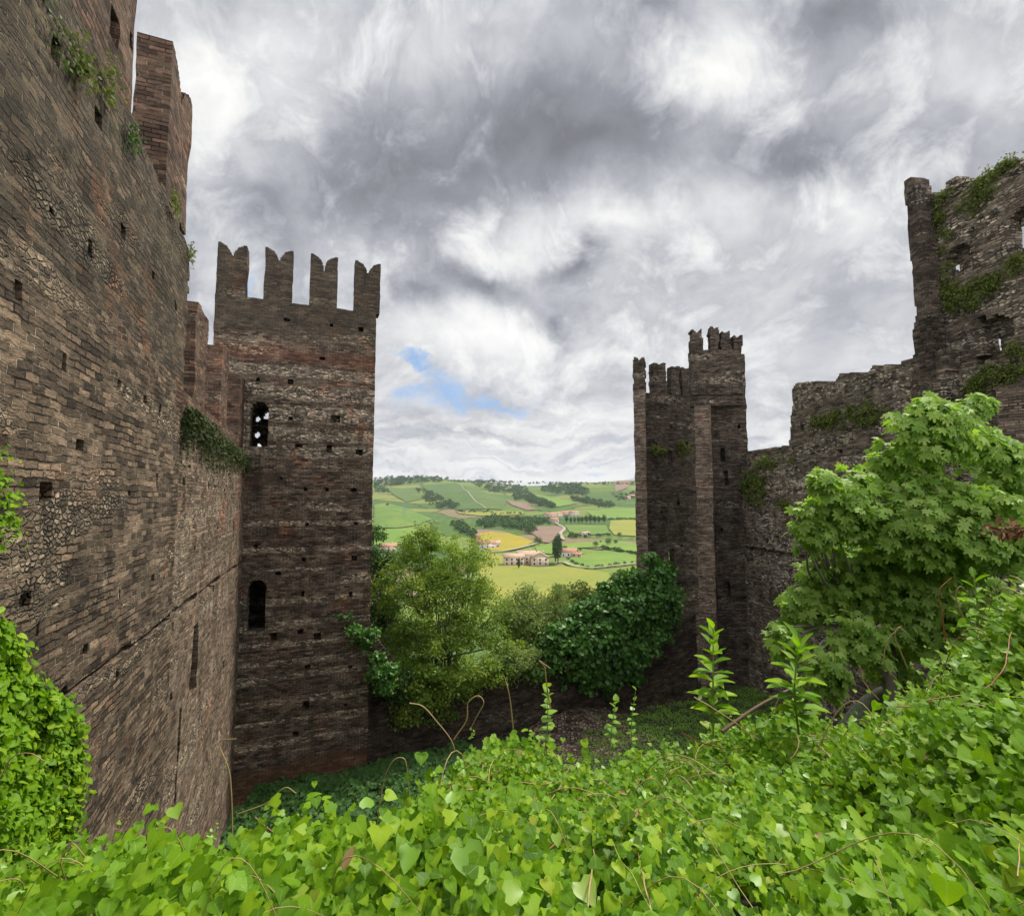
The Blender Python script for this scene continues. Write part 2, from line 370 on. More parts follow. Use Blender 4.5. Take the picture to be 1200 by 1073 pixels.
    st = b.m('MULTIPLY', b.step(b.m('ADD', b.m('MULTIPLY', big, .6), b.m('MULTIPLY', mid, .4)), .46, .64), stain)
    col = b.mix(st, col, b.mix(1.0, col, (.33, .33, .33), 'MULTIPLY'))
    blk = b.step(b.noise(b.vm('ADD', uv, (41, 11, 0)), .5, 7, .74).outputs['Fac'], .52, .66)
    col = b.mix(b.m('MULTIPLY', blk, stain), col, b.mix(1.0, col, (.22, .22, .21), 'MULTIPLY'))
    streak = b.noise(b.vm('MULTIPLY', uv, (.9, .10, 1)), 1.0, 3, .55).outputs['Fac']
    col = b.mix(b.m('MULTIPLY', b.step(streak, .56, .74), .45), col, b.mix(1.0, col, (.35, .34, .33), 'MULTIPLY'))
    if moss:
        mo = b.m('MULTIPLY', b.step(b.noise(b.vm('ADD', uv, (5, 9, 1)), .7, 7, .72).outputs['Fac'], .55, .72), moss)
        col = b.mix(mo, col, (.06, .075, .03))
    lich = b.m('MULTIPLY', b.step(b.noise(uv, 6, 4, .7).outputs['Fac'], .66, .74), .5)
    col = b.mix(lich, col, (.42, .40, .33))
    col = b.mix(1.0, col, (1.03, .98, .91), 'MULTIPLY')
    b.l.new(col, p.inputs['Base Color']); p.inputs['Roughness'].default_value = .92; p.inputs['Specular IOR Level'].default_value = .2
    hb = b.m('SUBTRACT', 1.0, bk.outputs['Fac'])
    h = b.fmix(mask, b.m('ADD', hb, b.m('MULTIPLY', rb, .9)), b.m('ADD', b.m('MULTIPLY', edge, 1.2), b.m('MULTIPLY', rv, .9)))
    h = b.m('ADD', h, b.m('MULTIPLY', b.noise(b.vm('MULTIPLY', uv, (10, 24, 1)), 1.0, 4, .7).outputs['Fac'], .9))
    bp = b.node('ShaderNodeBump'); bp.inputs['Strength'].default_value = bump; bp.inputs['Distance'].default_value = .035
    b.l.new(h, bp.inputs['Height']); b.l.new(bp.outputs[0], p.inputs['Normal'])
    return m

M_NEAR = brick_mat('old_brick_near', bw=.34, rh=.115, sw=.19, sh=.10, stone=.32, c1=(.25, .19, .14), c2=(.062, .049, .039), mortar=(.46, .40, .31), bump=1.5, bands=((3.0, 9, (.075, .075, .06), .6),), stain=.6, moss=.22, red=.5)
M_LOW = brick_mat('old_brick_lower', bw=.30, rh=.092, sw=.24, sh=.12, stone=.42, stain=.4, moss=.15, red=.45, c1=(.27, .205, .155), c2=(.085, .066, .052), mortar=(.50, .44, .35))
M_UP = brick_mat('red_brick_merlon', bw=.34, rh=.11, stone=.2, stain=.65, moss=.15, red=.35, c1=(.19, .12, .088), c2=(.07, .05, .04), mortar=(.27, .22, .17))
M_TOWER = brick_mat('tower_brick', bw=.34, rh=.11, sw=.3, sh=.15, stone=.26, stone1=(.58, .50, .39), stain=.35, moss=.04, red=.45, c1=(.20, .15, .115), c2=(.055, .044, .036), mortar=(.50, .44, .36), bump=1.3,
                    bands=((8.9, 16, (.075, .07, .058), .75), (7.4, 8.2, (.17, .085, .06), .6), (-16, -13.9, (.2, .12, .075), .7)),
                    lines=((6.6, 7.2, .8), (5.4, 6.2, .9), (4.2, 5.0, .9), (3.1, 3.8, .9), (2.2, 2.8, .8), (-1.6, -1.3, .9), (-3.0, -2.75, .9), (-5.7, -5.45, .9), (-6.9, -6.6, .8),
                           (-7.9, -7.7, .9), (-8.9, -8.7, .9), (-9.6, -9.35, .9), (-10.9, -10.65, .9), (-11.9, -11.7, .9), (-13.0, -12.7, .9)))
M_RUIN = brick_mat('ruin_stone', bw=.36, rh=.12, sw=.34, sh=.17, stone=.7, stain=.5, moss=.28, red=.1, c1=(.29, .24, .195), c2=(.08, .066, .056), mortar=(.44, .39, .33), stone1=(.54, .48, .40), stone2=(.085, .078, .066), bump=1.4)
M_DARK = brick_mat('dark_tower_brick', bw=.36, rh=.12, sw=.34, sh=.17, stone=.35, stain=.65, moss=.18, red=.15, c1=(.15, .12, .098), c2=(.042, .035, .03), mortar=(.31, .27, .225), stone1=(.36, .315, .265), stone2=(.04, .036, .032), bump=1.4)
M_STAIN_SHADE = brick_mat('stain_and_shade_brick', bw=.36, rh=.12, sw=.34, sh=.17, stone=.3, stain=.8, moss=.25, red=.2, c1=(.10, .075, .06), c2=(.035, .028, .024), mortar=(.17, .14, .11), stone1=(.16, .13, .11), stone2=(.05, .045, .038))  # stained brick of the low wall; also the painted shade of the gap slab
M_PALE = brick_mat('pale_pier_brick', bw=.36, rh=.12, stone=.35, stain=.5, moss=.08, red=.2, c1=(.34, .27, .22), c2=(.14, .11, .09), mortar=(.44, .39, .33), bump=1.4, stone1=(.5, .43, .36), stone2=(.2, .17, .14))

# ------------------------------------------------------------------ masonry
def U3(a): a = math.radians(a); return np.array((math.sin(a), math.cos(a), 0.0))
Z = np.array((0, 0, 1.0))
D1 = np.array((-.365, .931, 0)); N1 = np.array((.931, .365, 0))
D2 = np.array((-.129, .9916, 0)); N2 = np.array((.9916, .129, 0))
class Frame:
    def __init__(s, O, U, N): s.O, s.U, s.N = np.asarray(O, float), U, N
    def uv(s, px, py):
        d = ray(px, py); t = np.dot(s.O, s.N)/np.dot(d, s.N); p = d*t-s.O
        return float(np.dot(p, s.U)), float(p[2])
    def P(s, u, v, dep=0.0):
        u, v, dep = np.broadcast_arrays(np.asarray(u, float), np.asarray(v, float), np.asarray(dep, float))
        return s.O+u[..., None]*s.U+v[..., None]*Z-dep[..., None]*s.N
    def poly(s, pts): return [s.uv(*p) for p in pts]
    def back(s, k): return Frame(s.O-k*s.N, s.U, s.N)

def warp(P, amp):
    return P+np.stack([vnoise(P*1.1+9, 1)*1.2+vnoise(P*3.7, 4)*.8, vnoise(P*1.1+5, 2)*1.2+vnoise(P*3.7, 5)*.8, vnoise(P*1.1, 3)*.6+vnoise(P*3.7+3, 6)*.6], -1)*amp

def slab(name, fr, us, vs, T, mat, parent=None, solid=None, dep=None, amp=.05, ragged=.0, back=True):
    """a wall of cells: solid(u,v)->bool, dep(u,v)->front recess; real thickness, real holes"""
    us = np.asarray(us); vs = np.asarray(vs); nu, nv = len(us)-1, len(vs)-1
    uc, vc = (us[1:]+us[:-1])/2, (vs[1:]+vs[:-1])/2
    UU, VV = np.meshgrid(uc, vc, indexing='ij')
    ru = UU+ragged*fbm(np.stack([UU*1.4, VV*1.4, UU*0+3], -1), 11); rv = VV+ragged*fbm(np.stack([UU*1.4, VV*1.4, UU*0+8], -1), 17)
    S = np.ones((nu, nv), bool) if solid is None else solid(ru, rv)
    Dp = np.zeros((nu, nv)) if dep is None else dep(UU, VV)
    fr_, to = np.where(S, Dp, T), np.full((nu, nv), float(T))
    pts, faces, uvs = {}, [], []
    VL = []; IDX = {}
    quads = []   # (i,j,depth)x4 + type
    ii, jj = np.nonzero(S)
    d = Dp[ii, jj]
    def q(type_, a): quads.append((type_, a))
    F0 = np.stack([np.stack([us[ii], vs[jj], d], -1), np.stack([us[ii+1], vs[jj], d], -1), np.stack([us[ii+1], vs[jj+1], d], -1), np.stack([us[ii], vs[jj+1], d], -1)], 1)
    q('f', F0)
    if back:
        t = np.full(len(ii), float(T))
        q('b', np.stack([np.stack([us[ii], vs[jj+1], t], -1), np.stack([us[ii+1], vs[jj+1], t], -1), np.stack([us[ii+1], vs[jj], t], -1), np.stack([us[ii], vs[jj], t], -1)], 1))
    # u-facing sides
    A = np.full((nu+2, nv), float(T)); A[1:-1] = fr_
    df = A[1:]-A[:-1]; i2, j2 = np.nonzero(np.abs(df) > 1e-6)
    if len(i2):
        lo, hi = A[:-1][i2, j2], A[1:][i2, j2]
        q('s', np.stack([np.stack([us[i2], vs[j2], lo], -1), np.stack([us[i2], vs[j2], hi], -1), np.stack([us[i2], vs[j2+1], hi], -1), np.stack([us[i2], vs[j2+1], lo], -1)], 1))
    A = np.full((nu, nv+2), float(T)); A[:, 1:-1] = fr_
    df = A[:, 1:]-A[:, :-1]; i2, j2 = np.nonzero(np.abs(df) > 1e-6)
    if len(i2):
        lo, hi = A[:, :-1][i2, j2], A[:, 1:][i2, j2]
        q('t', np.stack([np.stack([us[i2], vs[j2], lo], -1), np.stack([us[i2+1], vs[j2], lo], -1), np.stack([us[i2+1], vs[j2], hi], -1), np.stack([us[i2], vs[j2], hi], -1)], 1))
    Vall, Fall, UVall, off = [], [], [], 0
    for typ, a in quads:
        flat = a.reshape(-1, 3); key = np.round(flat*2000).astype(np.int64)
        _, inv, first = np.unique(key, axis=0, return_inverse=True, return_index=True)[0:3][0], None, None
        uq, ix, inv = np.unique(key, axis=0, return_index=True, return_inverse=True)
        W = warp(fr.P(flat[ix, 0], flat[ix, 1], flat[ix, 2]), amp)
        Vall.append(W); Fall.append(inv.reshape(-1, 4)+off); off += len(ix)
        if typ in 'fb': UVall.append(flat[:, :2])
        elif typ == 's': UVall.append(np.stack([flat[:, 0]+flat[:, 2], flat[:, 1]], -1))
        else: UVall.append(np.stack([flat[:, 0], flat[:, 1]+flat[:, 2]], -1))
    return mk(name, np.concatenate(Vall), Fall, mat, parent, uv=np.concatenate(UVall), smooth=True)
def rng_(a, b, s): return np.linspace(a, b, max(2, int(round((b-a)/s))+1))
def holes_dep(fr, px_holes, deps, uv_holes=()):
    """square putlog holes given by photograph pixels -> recess function"""
    H = [(fr.uv(h[0], h[1])+(h[2], h[3])) for h in px_holes]+list(uv_holes)
    def f(U, V, base):
        for (u, v, w, h) in H:
            base = np.where((np.abs(U-u) < w/2) & (np.abs(V-v) < h/2), deps, base)
        return base
    return f
def swallow(u0, u1, v0, v1, dv):
    """Ghibelline swallow-tail outline"""
    um, hw = (u0+u1)/2, (u1-u0)/2
    return lambda U, V: (U > u0) & (U < u1) & (V > v0) & (V < v1-dv+dv*np.sqrt(np.clip(1-(1-np.abs((U-um)/hw))**2, 0, 1)))
def blocky(u0, u1, v0, v1, seed=0, r=.12):
    return lambda U, V: (U > u0) & (U < u1) & (V > v0) & (V < v1+r*2*vnoise(np.stack([U*2.3+seed, U*0, U*0], -1), seed))

# ---- the tall wall on the left
LW = Frame(-3.2*N1, D1, N1)
wall = thing('castle_wall', 'tall weathered brick wall with square holes filling the left side of the picture', 'wall')
lh = [(66, 57, .2, .3), (118, 140, .2, .25), (104, 290, .18, .24), (145, 272, .16, .2), (76, 425, .19, .24), (139, 452, .17, .18), (169, 469, .2, .18),
      (96, 519, .24, .2), (55, 577, .22, .2), (187, 480, .12, .2), (42, 738, .12, .22), (178, 676, .22, .16), (140, 695, .12, .17), (180, 322, .14, .16), (205, 358, .16, .2),
      (153, 578, .14, .14), (185, 561, .16, .18), (100, 760, .12, .12), (30, 700, .2, .16), (137, 790, .12, .16), (20, 340, .14, .16), (60, 250, .12, .12), (165, 400, .12, .14)]
hd = holes_dep(LW, [(a, b_, w*1.2, h*1.1) for a, b_, w, h in lh], .9)
zs = LW.uv(170, 741)[1]
def tall_dep(U, V):
    d = np.where((np.abs(V+2.74+.03*(U-7)-.0) < .07), .16, 0.0)
    d = np.where(V > 6.55+.25*vnoise(np.stack([U*.8, U*0, U*0], -1), 3), .26, d)
    return hd(U, V, d)
def tall_solid(U, V):
    tooth = .32*hash3(np.floor(V/.17).astype(np.int64), np.zeros(V.shape, np.int64), np.zeros(V.shape, np.int64), 5)
    edge = 15.45+np.where((V > 4.3) & (V < 6.9), tooth, 0)
    return (U < edge) & (V < 7.35+.15*vnoise(np.stack([U*2, U*0, U*0], -1), 9))
slab('wall', LW, rng_(-5, 16, .085), rng_(-9, 7.6, .085), 1.6, M_NEAR, wall, tall_solid, tall_dep, .055)
LM = LW.back(.26)
m1e = LM.uv(157, 50)[0]; m2a = LM.uv(200, 100)[0]; m2b = LM.uv(225, 125)[0]
for (a, b_, h) in ((6.6, m1e, 11.2), (m2a, m2b, 11.15)):
    uvh = [(LM.uv(135, 35)+(.45, .55)), (LM.uv(155, 48)+(.14, .3))] if a < 7 else []
    hh = holes_dep(LM, [], .55, uvh)
    slab('merlon', LM, rng_(a-.1, b_+.1, .07), rng_(7.3, h+.05, .07), .72, M_UP, wall, swallow(a, b_, 7.0, h, 1.05), lambda U, V, hh=hh: hh(U, V, 0*U), .045)
settle(wall, LW.P(5, -9))

# ---- the lower wall running on to the tower
LL = Frame(-3.27*N1, D1, N1)
lower = thing('castle_wall', 'lower brick wall with three square merlons running from the tall wall to the left tower', 'wall')
lh2 = [(216, 565, .14, .25), (245, 567, .14, .25), (265, 568, .14, .25), (287, 565, .2, .25), (204, 735, .14, .22), (200, 815, .16, .18), (242, 823, .2, .3), (138, 813, .14, .14),
       (228, 640, .14, .14), (255, 620, .16, .16), (250, 690, .2, .3), (262, 780, .3, .3)]
hd2 = holes_dep(LL, [(a, b_, w*1.5, h) for a, b_, w, h in lh2], 1.1, [LL.uv(228, 772)+(1.0, 2.2), LL.uv(208, 885)+(.3, 2.6), LL.uv(277, 700)+(.25, 1.3), LL.uv(274, 620)+(.2, .8)])
def low_dep(U, V): return hd2(U, V, np.where(np.abs(V+2.98+.025*(U-15)) < .09, .17, 0.0))
slab('wall', LL, rng_(-2, 30.4, .12), rng_(-15.6, 2.1, .12), 1.5, M_LOW, lower, lambda U, V: (U > 15.0) | (V < -2.0), low_dep, .06)
LP = LL.back(.16)
slab('parapet', LP, rng_(15.3, 30.4, .11), rng_(2.1, 3.0, .11), .9, M_UP, lower, None, None, .05)
for k, (pa, pb, ph) in enumerate((((230, 380), (243, 395), 6.0), ((260, 430), (267.5, 437), 6.0), ((281, 450), (287.5, 455), 6.2))):
    a, b_ = LP.uv(*pa)[0], LP.uv(*pb)[0]
    slab('merlon', LP, rng_(a-.1, b_+.1, .08), rng_(3.0, ph+.25, .08), .85, M_UP, lower, blocky(a, b_, 2.8, ph, k+2, .1), None, .05)
slab('gap_shade_slab', LL.back(1.1), rng_(15.5, 16.7, .12), rng_(2.1, 4.9, .12), .5, M_STAIN_SHADE, lower, None, None, .05)  # dark slab added as the shade in the gap before the first merlon
settle(lower, LL.P(22, -15.5))

# ---- the left tower
TF = Frame(30.5*D1, N1, -D1)
tower = thing('castle_tower', 'square brick tower with four swallow-tail merlons standing at the end of the left wall', 'tower')
s0, s1 = TF.uv(250, 390)[0], TF.uv(438, 520)[0]; zb, zt = -15.6, TF.uv(350, 356)[1]
th = [(266, 336, .2, .3), (336, 375, .24, .2), (389, 381, .24, .2), (423, 386, .24, .25), (377, 420, .3, .25), (303, 445, .2, .2), (340, 447, .3, .25), (340, 490, .2, .2), (393, 491, .5, .35),
      (351, 523, .35, .22), (385, 526, .25, .45), (421, 530, .4, .25), (384, 574, .2, .2), (358, 574, .22, .22), (415, 574, .24, .22), (360, 614, .24, .22), (417, 613, .24, .22),
      (356, 655, .25, .22), (415, 654, .25, .22), (355, 696, .22, .3), (411, 696, .25, .3), (321, 746, .35, .45), (371, 746, .4, .45), (352, 739, .25, .3), (359, 782, .3, .35), (359, 826, .3, .45),
      (326, 672, .2, .2), (412, 780, .2, .2), (406, 826, .2, .2), (345, 860, .3, .3), (330, 560, .16, .16), (300, 640, .16, .16)]
hd3 = holes_dep(TF, th, .6)
ow = TF.uv(304, 497); dw = TF.uv(301, 710)
def arch(c, w, h):
    return lambda U, V: ((np.abs(U-c[0]) < w/2) & (V > c[1]-h/2) & (V < c[1]+h/2-w/2)) | ((U-c[0])**2+(V-(c[1]+h/2-w/2))**2 < (w/2)**2) & (V > c[1])
o_arch, d_arch = arch(ow, .95, 2.4), arch(dw, .9, 2.75)
def tw_solid(U, V): return ~(o_arch(U, V) | d_arch(U, V))
def tw_dep(U, V): return hd3(U, V, 0.0*U)
slab('wall', TF, rng_(s0, s1, .1), rng_(zb, zt, .1), 1.2, M_TOWER, tower, tw_solid, tw_dep, .05)
sw = 8.2
# far wall with the little lights that show through the upper opening
spots = [(300, 490, .42), (313, 487, .5), (302, 508, .42), (303, 521, .3)]
TB = Frame(30.5*D1+(sw-1.0)*D1, N1, -D1)
sp = [TB.uv(a, b_)+(k,) for a, b_, k in spots]
def tb_solid(U, V):
    r = np.ones(U.shape, bool)
    for (u, v, k) in sp: r &= ~(((U-u)/(k*.5))**2+((V-v)/(k*.62))**2+1.6*fbm(np.stack([U*3, V*3, U*0+k*9], -1), 3) < 1)
    return r
slab('rear_wall', TB, rng_(s0, s1, .1), rng_(zb, zt, .1), 1.0, M_TOWER, tower, tb_solid, None, .05)
for s_, n_, uu in ((s0, -N1, -D1), (s1, N1, D1)):
    fr = Frame(s_*N1, uu if False else D1, n_)
    slab('side_wall', fr, rng_(31.72, 30.5+sw-1.02, .4), rng_(zb, zt, .3), 1.1, M_TOWER, tower, None, None, .05)
slab('roof', Frame(31.2*D1+np.array((0, 0, 9.6)), N1, -D1), rng_(s0+1.15, s1-1.15, .8), rng_(0, .3, .3), sw-2.0, M_DARK, tower, None, None, .02)  # unseen slab added to keep light from above out of the hollow tower
mer = [(253, 289), (309.5, 343), (363, 396), (415.5, 446)]
tops = [(270, 285), (326, 291), (380, 299), (431, 307)]
for (a, b_), tp in zip(mer, tops):
    ua, ub = TF.uv(a, 330)[0], TF.uv(b_, 330)[0]; zz = TF.uv(*tp)[1]
    slab('merlon', TF, rng_(ua-.05, ub+.05, .06), rng_(zt, zz+.05, .06), .8, M_TOWER, tower, swallow(ua, ub, zt-1, zz, .95), None, .05)
settle(tower, TF.P(0, zb))

# ---- low curtain between the left tower and the far pair
pL, pR = 31.0*D1+3.3*N1, 32.6*D1+28.3*N1
UL = unit(pR-pL); NLw = np.array((UL[1], -UL[0], 0))
LC = Frame(pL, UL, NLw)
lowc = thing('castle_wall', 'low dark curtain wall under the trees between the two groups of towers', 'wall')
top = LC.poly([(430, 715), (440, 745), (470, 785), (520, 806), (560, 796), (640, 774), (700, 768), (760, 757), (795, 735), (816, 718), (826, 716)])
pl = [(-.5, -17)]+[(max(-.5, a), b_) for a, b_ in top]+[(30, top[-1][1]), (30, -17)]
slab('wall', LC, rng_(0.05, 24.9, .1), rng_(-16, -7, .07), 1.2, M_STAIN_SHADE, lowc, lambda U, V: inpoly(U, V, pl), None, .05, .06)
settle(lowc, LC.P(12, -15.5))

# ---- far pair of towers, open towards the yard
def px_s(fr, px, py=520): return fr.uv(px, py)[0]
def facing(px, depth, az):
    """frame standing at a photograph column, its face looking back along azimuth az"""
    O = at(px, 582.5, depth); n = -U3(az); return Frame(O, np.array((-n[1], n[0], 0)), n)
def open_tower(label, frP, frF, pw, x_end, z0, ztop, merl, wall_top=None, upper=None, holes=(), wins=()):
    t = thing('castle_tower', label, 'tower')
    hdF = holes_dep(frF, holes, .5); s_end = px_s(frF, x_end); n0 = .0
    def solF(U, V):
        r = np.ones(U.shape, bool)
        for (px, py, w, h) in wins:
            u, v = frF.uv(px, py); r &= ~((np.abs(U-u) < w/2) & (np.abs(V-v) < h/2))
        return r
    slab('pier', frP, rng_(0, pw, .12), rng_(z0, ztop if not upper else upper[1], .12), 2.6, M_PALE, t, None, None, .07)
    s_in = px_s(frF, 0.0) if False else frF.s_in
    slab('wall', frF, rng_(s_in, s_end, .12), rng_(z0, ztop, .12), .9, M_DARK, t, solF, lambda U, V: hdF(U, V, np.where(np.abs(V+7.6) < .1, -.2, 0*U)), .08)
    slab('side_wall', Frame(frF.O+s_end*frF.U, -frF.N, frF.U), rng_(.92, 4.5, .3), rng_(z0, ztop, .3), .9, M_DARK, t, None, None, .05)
    if upper:
        fu, zf, xa, xb = upper
        slab('upper_wall', fu, rng_(px_s(fu, xa), px_s(fu, xb), .12), rng_(zf, ztop, .12), 1.0, M_DARK, t, None, lambda U, V: np.where(np.abs(V-zf-.9) < .08, -.12, 0*U), .09)
    for (fr, a, b_, py, dpt) in merl:
        h = fr.uv((a+b_)/2, py)[1]; a, b_ = px_s(fr, a, py+20), px_s(fr, b_, py+20)
        slab('merlon', fr, rng_(a-.05, b_+.05, .09), rng_(ztop, h+.3, .09), dpt, M_DARK, t, swallow(a, b_, ztop-1, h, .4), None, .08, .15)
    settle(t, frP.P(2, z0)); return t
FA = facing(744.5, 46, 17); zA = FA.uv(755, 457)[1]
FAF = Frame(FA.P(1.0, 0, 1.2), unit(U3(72)), -U3(-18)); FAF.s_in = .02
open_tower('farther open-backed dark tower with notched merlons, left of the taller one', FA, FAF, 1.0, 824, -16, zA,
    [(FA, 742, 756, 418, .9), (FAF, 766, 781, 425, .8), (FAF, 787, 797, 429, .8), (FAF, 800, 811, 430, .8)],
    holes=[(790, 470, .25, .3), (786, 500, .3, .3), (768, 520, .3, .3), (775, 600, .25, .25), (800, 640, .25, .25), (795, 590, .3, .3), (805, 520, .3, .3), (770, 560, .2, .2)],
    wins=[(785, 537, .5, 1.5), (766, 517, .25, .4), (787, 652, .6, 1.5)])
FB = facing(816, 40, 24); zB = FB.uv(840, 408)[1]
FBF = Frame(FB.P(1.2, 0, 1.5), U3(90), -U3(0)); FBF.s_in = .02
FBU = Frame(FB.P(0, 0, -.12), U3(96), -U3(6))
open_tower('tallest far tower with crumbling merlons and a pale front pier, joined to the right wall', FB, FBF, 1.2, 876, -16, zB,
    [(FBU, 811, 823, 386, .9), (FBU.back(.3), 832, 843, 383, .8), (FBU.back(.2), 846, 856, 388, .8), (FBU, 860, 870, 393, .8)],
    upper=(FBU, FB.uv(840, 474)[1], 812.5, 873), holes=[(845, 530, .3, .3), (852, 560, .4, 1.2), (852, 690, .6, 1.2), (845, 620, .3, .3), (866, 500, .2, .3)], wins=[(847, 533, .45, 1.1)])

# ---- right curtain wall
RC = Frame(23.5*N2, D2, -N2)
rc = thing('castle_wall', 'ruined stone curtain wall behind the fig tree, stepping up to the big ruin', 'wall')
ptsR = [(856, 532), (875, 528), (925.5, 521), (925.5, 488), (928, 487), (928, 456), (932, 450), (948, 447), (957, 447), (962, 452), (975, 449), (985, 438), (997, 436), (1002, 443), (1018, 438), (1022, 430), (1035, 426), (1045, 430), (1060, 424), (1075, 417), (1106, 410), (1106, 900), (856, 900)]
pR_ = RC.poly(ptsR)
hr = [(880, 592, .3, .3), (886, 632, .3, .3), (911, 630, .35, .35), (899, 633, .25, .25), (895, 700, .3, .3), (940, 500, .4, .4), (984, 528, .4, .3), (1023, 484, .4, .3), (978, 486, .3, .3), (960, 560, .3, .3), (1018, 545, .25, .25), (1077, 460, .3, .4)]
hdR = holes_dep(RC, hr, .5)
g0, g1 = RC.uv(860, 638), RC.uv(930, 650)
def rc_dep(U, V):
    d = np.where(np.abs(V-g0[1]-(g1[1]-g0[1])*(U-g0[0])/(g1[0]-g0[0])) < .12, .25, 0.0)
    ledge = RC.uv(900, 545)[1]
    d = np.where((V > ledge) & (U > RC.uv(926, 540)[0]), .35, d)
    return hdR(U, V, d)
ulo, uhi = RC.uv(1300, 500)[0], RC.uv(857, 600)[0]
slab('wall', RC, rng_(ulo, uhi, .13), rng_(-15.5, 9, .13), 1.3, M_RUIN, rc, lambda U, V: inpoly(U, V, pR_), rc_dep, .09, .12)
settle(rc, RC.P(30, -15))

# ---- the big ruin on the right
ruin = thing('castle_ruin', 'tall ruined tower wall with empty window openings rising at the right edge', 'ruin')
RP = Frame(23.4*N2, D2, -N2)
ptsP = [(1059, 214), (1062, 211), (1069, 208), (1072, 212), (1074, 222), (1077, 232), (1083, 300), (1091, 400), (1095, 440), (1095, 470), (1068, 470), (1070, 430), (1070, 388), (1074, 368), (1071, 340), (1066, 290)]
pp = RP.poly(ptsP); ua = min(a for a, b_ in pp); ub = max(a for a, b_ in pp)
slab('pier', RP, rng_(ua, ub, .1), rng_(-12, max(b_ for a, b_ in pp)+.2, .1), .85, M_DARK, ruin, lambda U, V: inpoly(U, V, pp) | ((V < pp[9][1]+.3) & (U > RP.uv(1095, 470)[0]) & (U < RP.uv(1069, 470)[0])), None, .045)
RF = Frame(24.3*N2, D2, -N2)
ptsF = [(1080, 232), (1090, 229), (1100, 226), (1108, 220), (1112, 212), (1121, 208), (1126, 212), (1137, 210), (1150, 206), (1160, 199), (1168, 194), (1178, 189), (1190, 189), (1200, 188), (1260, 170), (1340, 160), (1340, 900), (1080, 900)]
pf = RF.poly(ptsF)
winF = [(1123, 305, 1.15, 1.5), (1169, 393, 1.3, 1.9), (1205, 270, 1.2, 2.2)]
W3 = [RF.uv(a, b_)+(w, h) for a, b_, w, h in winF]
RB = RF.back(.6)
thru = [RB.uv(1125, 313)+(.3, .38), RB.uv(1171, 402)+(.3, .65), RB.uv(1206, 277)+(.8, 1.2)]
def rf_solid(U, V):
    r = inpoly(U, V, pf)
    for (u, v, w, h) in thru: r &= ~((np.abs(U-u) < w/2) & (V > v-h/2) & (V < v+h/2))
    return r
hrf = holes_dep(RF, [(1151, 374, .3, .3), (1147, 422, .35, .3), (1185, 455, .3, .4), (1140, 270, .25, .25), (1165, 330, .2, .2), (1138, 300, .25, .3)], .45)
def rf_dep(U, V):
    d = np.zeros(U.shape)
    for (u, v, w, h) in W3: d = np.where(arch((u, v), w, h)(U, V), .48, d)
    return hrf(U, V, d)
slab('wall', RF, rng_(RF.uv(1340, 300)[0], RF.uv(1082, 300)[0], .13), rng_(-13, 20, .13), 0.7, M_RUIN, ruin, rf_solid, rf_dep, .1, .2)
FR2 = Frame(23.6*N2, D2, -N2)
q = [FR2.uv(*p) for p in ((1177, 452), (1188, 450), (1193, 470), (1195, 600), (1178, 600))]
slab('buttress', FR2, rng_(min(a for a, b_ in q), max(a for a, b_ in q), .12), rng_(q[3][1]-6, q[0][1], .12), .65, M_PALE, ruin, None, None, .08)
settle(ruin, RF.P(20, -13))

# ------------------------------------------------------------------ ground inside the walls, and the overgrown bank under the camera
class Surf:
    """height field through scattered control points (linear radial basis)"""
    def __init__(s, pts):
        s.p = np.array([(p[0], p[1]) for p in pts]); z = np.array([p[2] for p in pts])
        K = s.k(s.p); n = len(z)
        A = np.zeros((n+1, n+1)); A[:n, :n] = K+np.eye(n)*1e-3; A[:n, n] = 1; A[n, :n] = 1
        s.w = np.linalg.solve(A, np.append(z, 0))
    def k(s, q):
        d = np.sqrt(((q[..., None, :]-s.p)**2).sum(-1)+.15); return -d
    def __call__(s, x, y):
        q = np.stack(np.broadcast_arrays(np.asarray(x, float), np.asarray(y, float)), -1)
        return s.k(q) @ s.w[:-1]+s.w[-1]
BK = [(0, 1080, 2.3), (150, 1080, 2.2), (300, 1075, 2.1), (600, 1073, 1.9), (900, 1073, 1.75), (1200, 1073, 1.7), (1400, 1000, 1.7), (-200, 1080, 2.3),
      (0, 1025, 3.2), (150, 1020, 3.3), (300, 1015, 3.2), (450, 1000, 3.1), (600, 985, 3.1), (900, 950, 2.8), (1200, 900, 2.4), (1400, 850, 2.4), (750, 965, 3.0), (1050, 925, 2.6),
      (0, 985, 4.5), (80, 990, 4.6), (160, 985, 4.8), (260, 968, 4.9), (320, 978, 4.6), (400, 992, 4.2), (440, 960, 4.5), (485, 920, 4.8), (560, 882, 5.3), (640, 872, 5.6), (700, 880, 5.6), (740, 858, 5.8), (840, 848, 5.8), (930, 825, 5.5), (1000, 822, 5.2), (1080, 785, 4.8), (1150, 728, 4.3), (1200, 688, 4.0), (1300, 620, 3.8), (1450, 560, 3.5)]
RIDGE = [(0, 965), (80, 980), (160, 980), (240, 970), (300, 992), (360, 1008), (410, 1000), (445, 960), (485, 910), (520, 886), (560, 864), (620, 852), (650, 868), (690, 897), (715, 882), (745, 862), (790, 858), (840, 852), (890, 842), (930, 830), (1000, 820), (1040, 802), (1080, 776), (1150, 694), (1200, 648)]
bank = [tuple(at(*p)-np.array((0, 0, .15))) for p in BK]+[(x, y, -1.75) for x in (-4, -2, 0, 2, 4) for y in (.2, -2.5, -5)]
bank += [(-6.5, 7.5, -7), (-4, 7.5, -6.6), (-2, 7.6, -6.2), (0, 8, -6), (2, 8.4, -5.8), (4, 8.6, -4.6), (6.5, 8, -2.9), (8, 6.5, -1.6), (10, 8, -2.4), (7, 10.5, -3.9), (9, 12, -5), (12, 12, -4.5)]
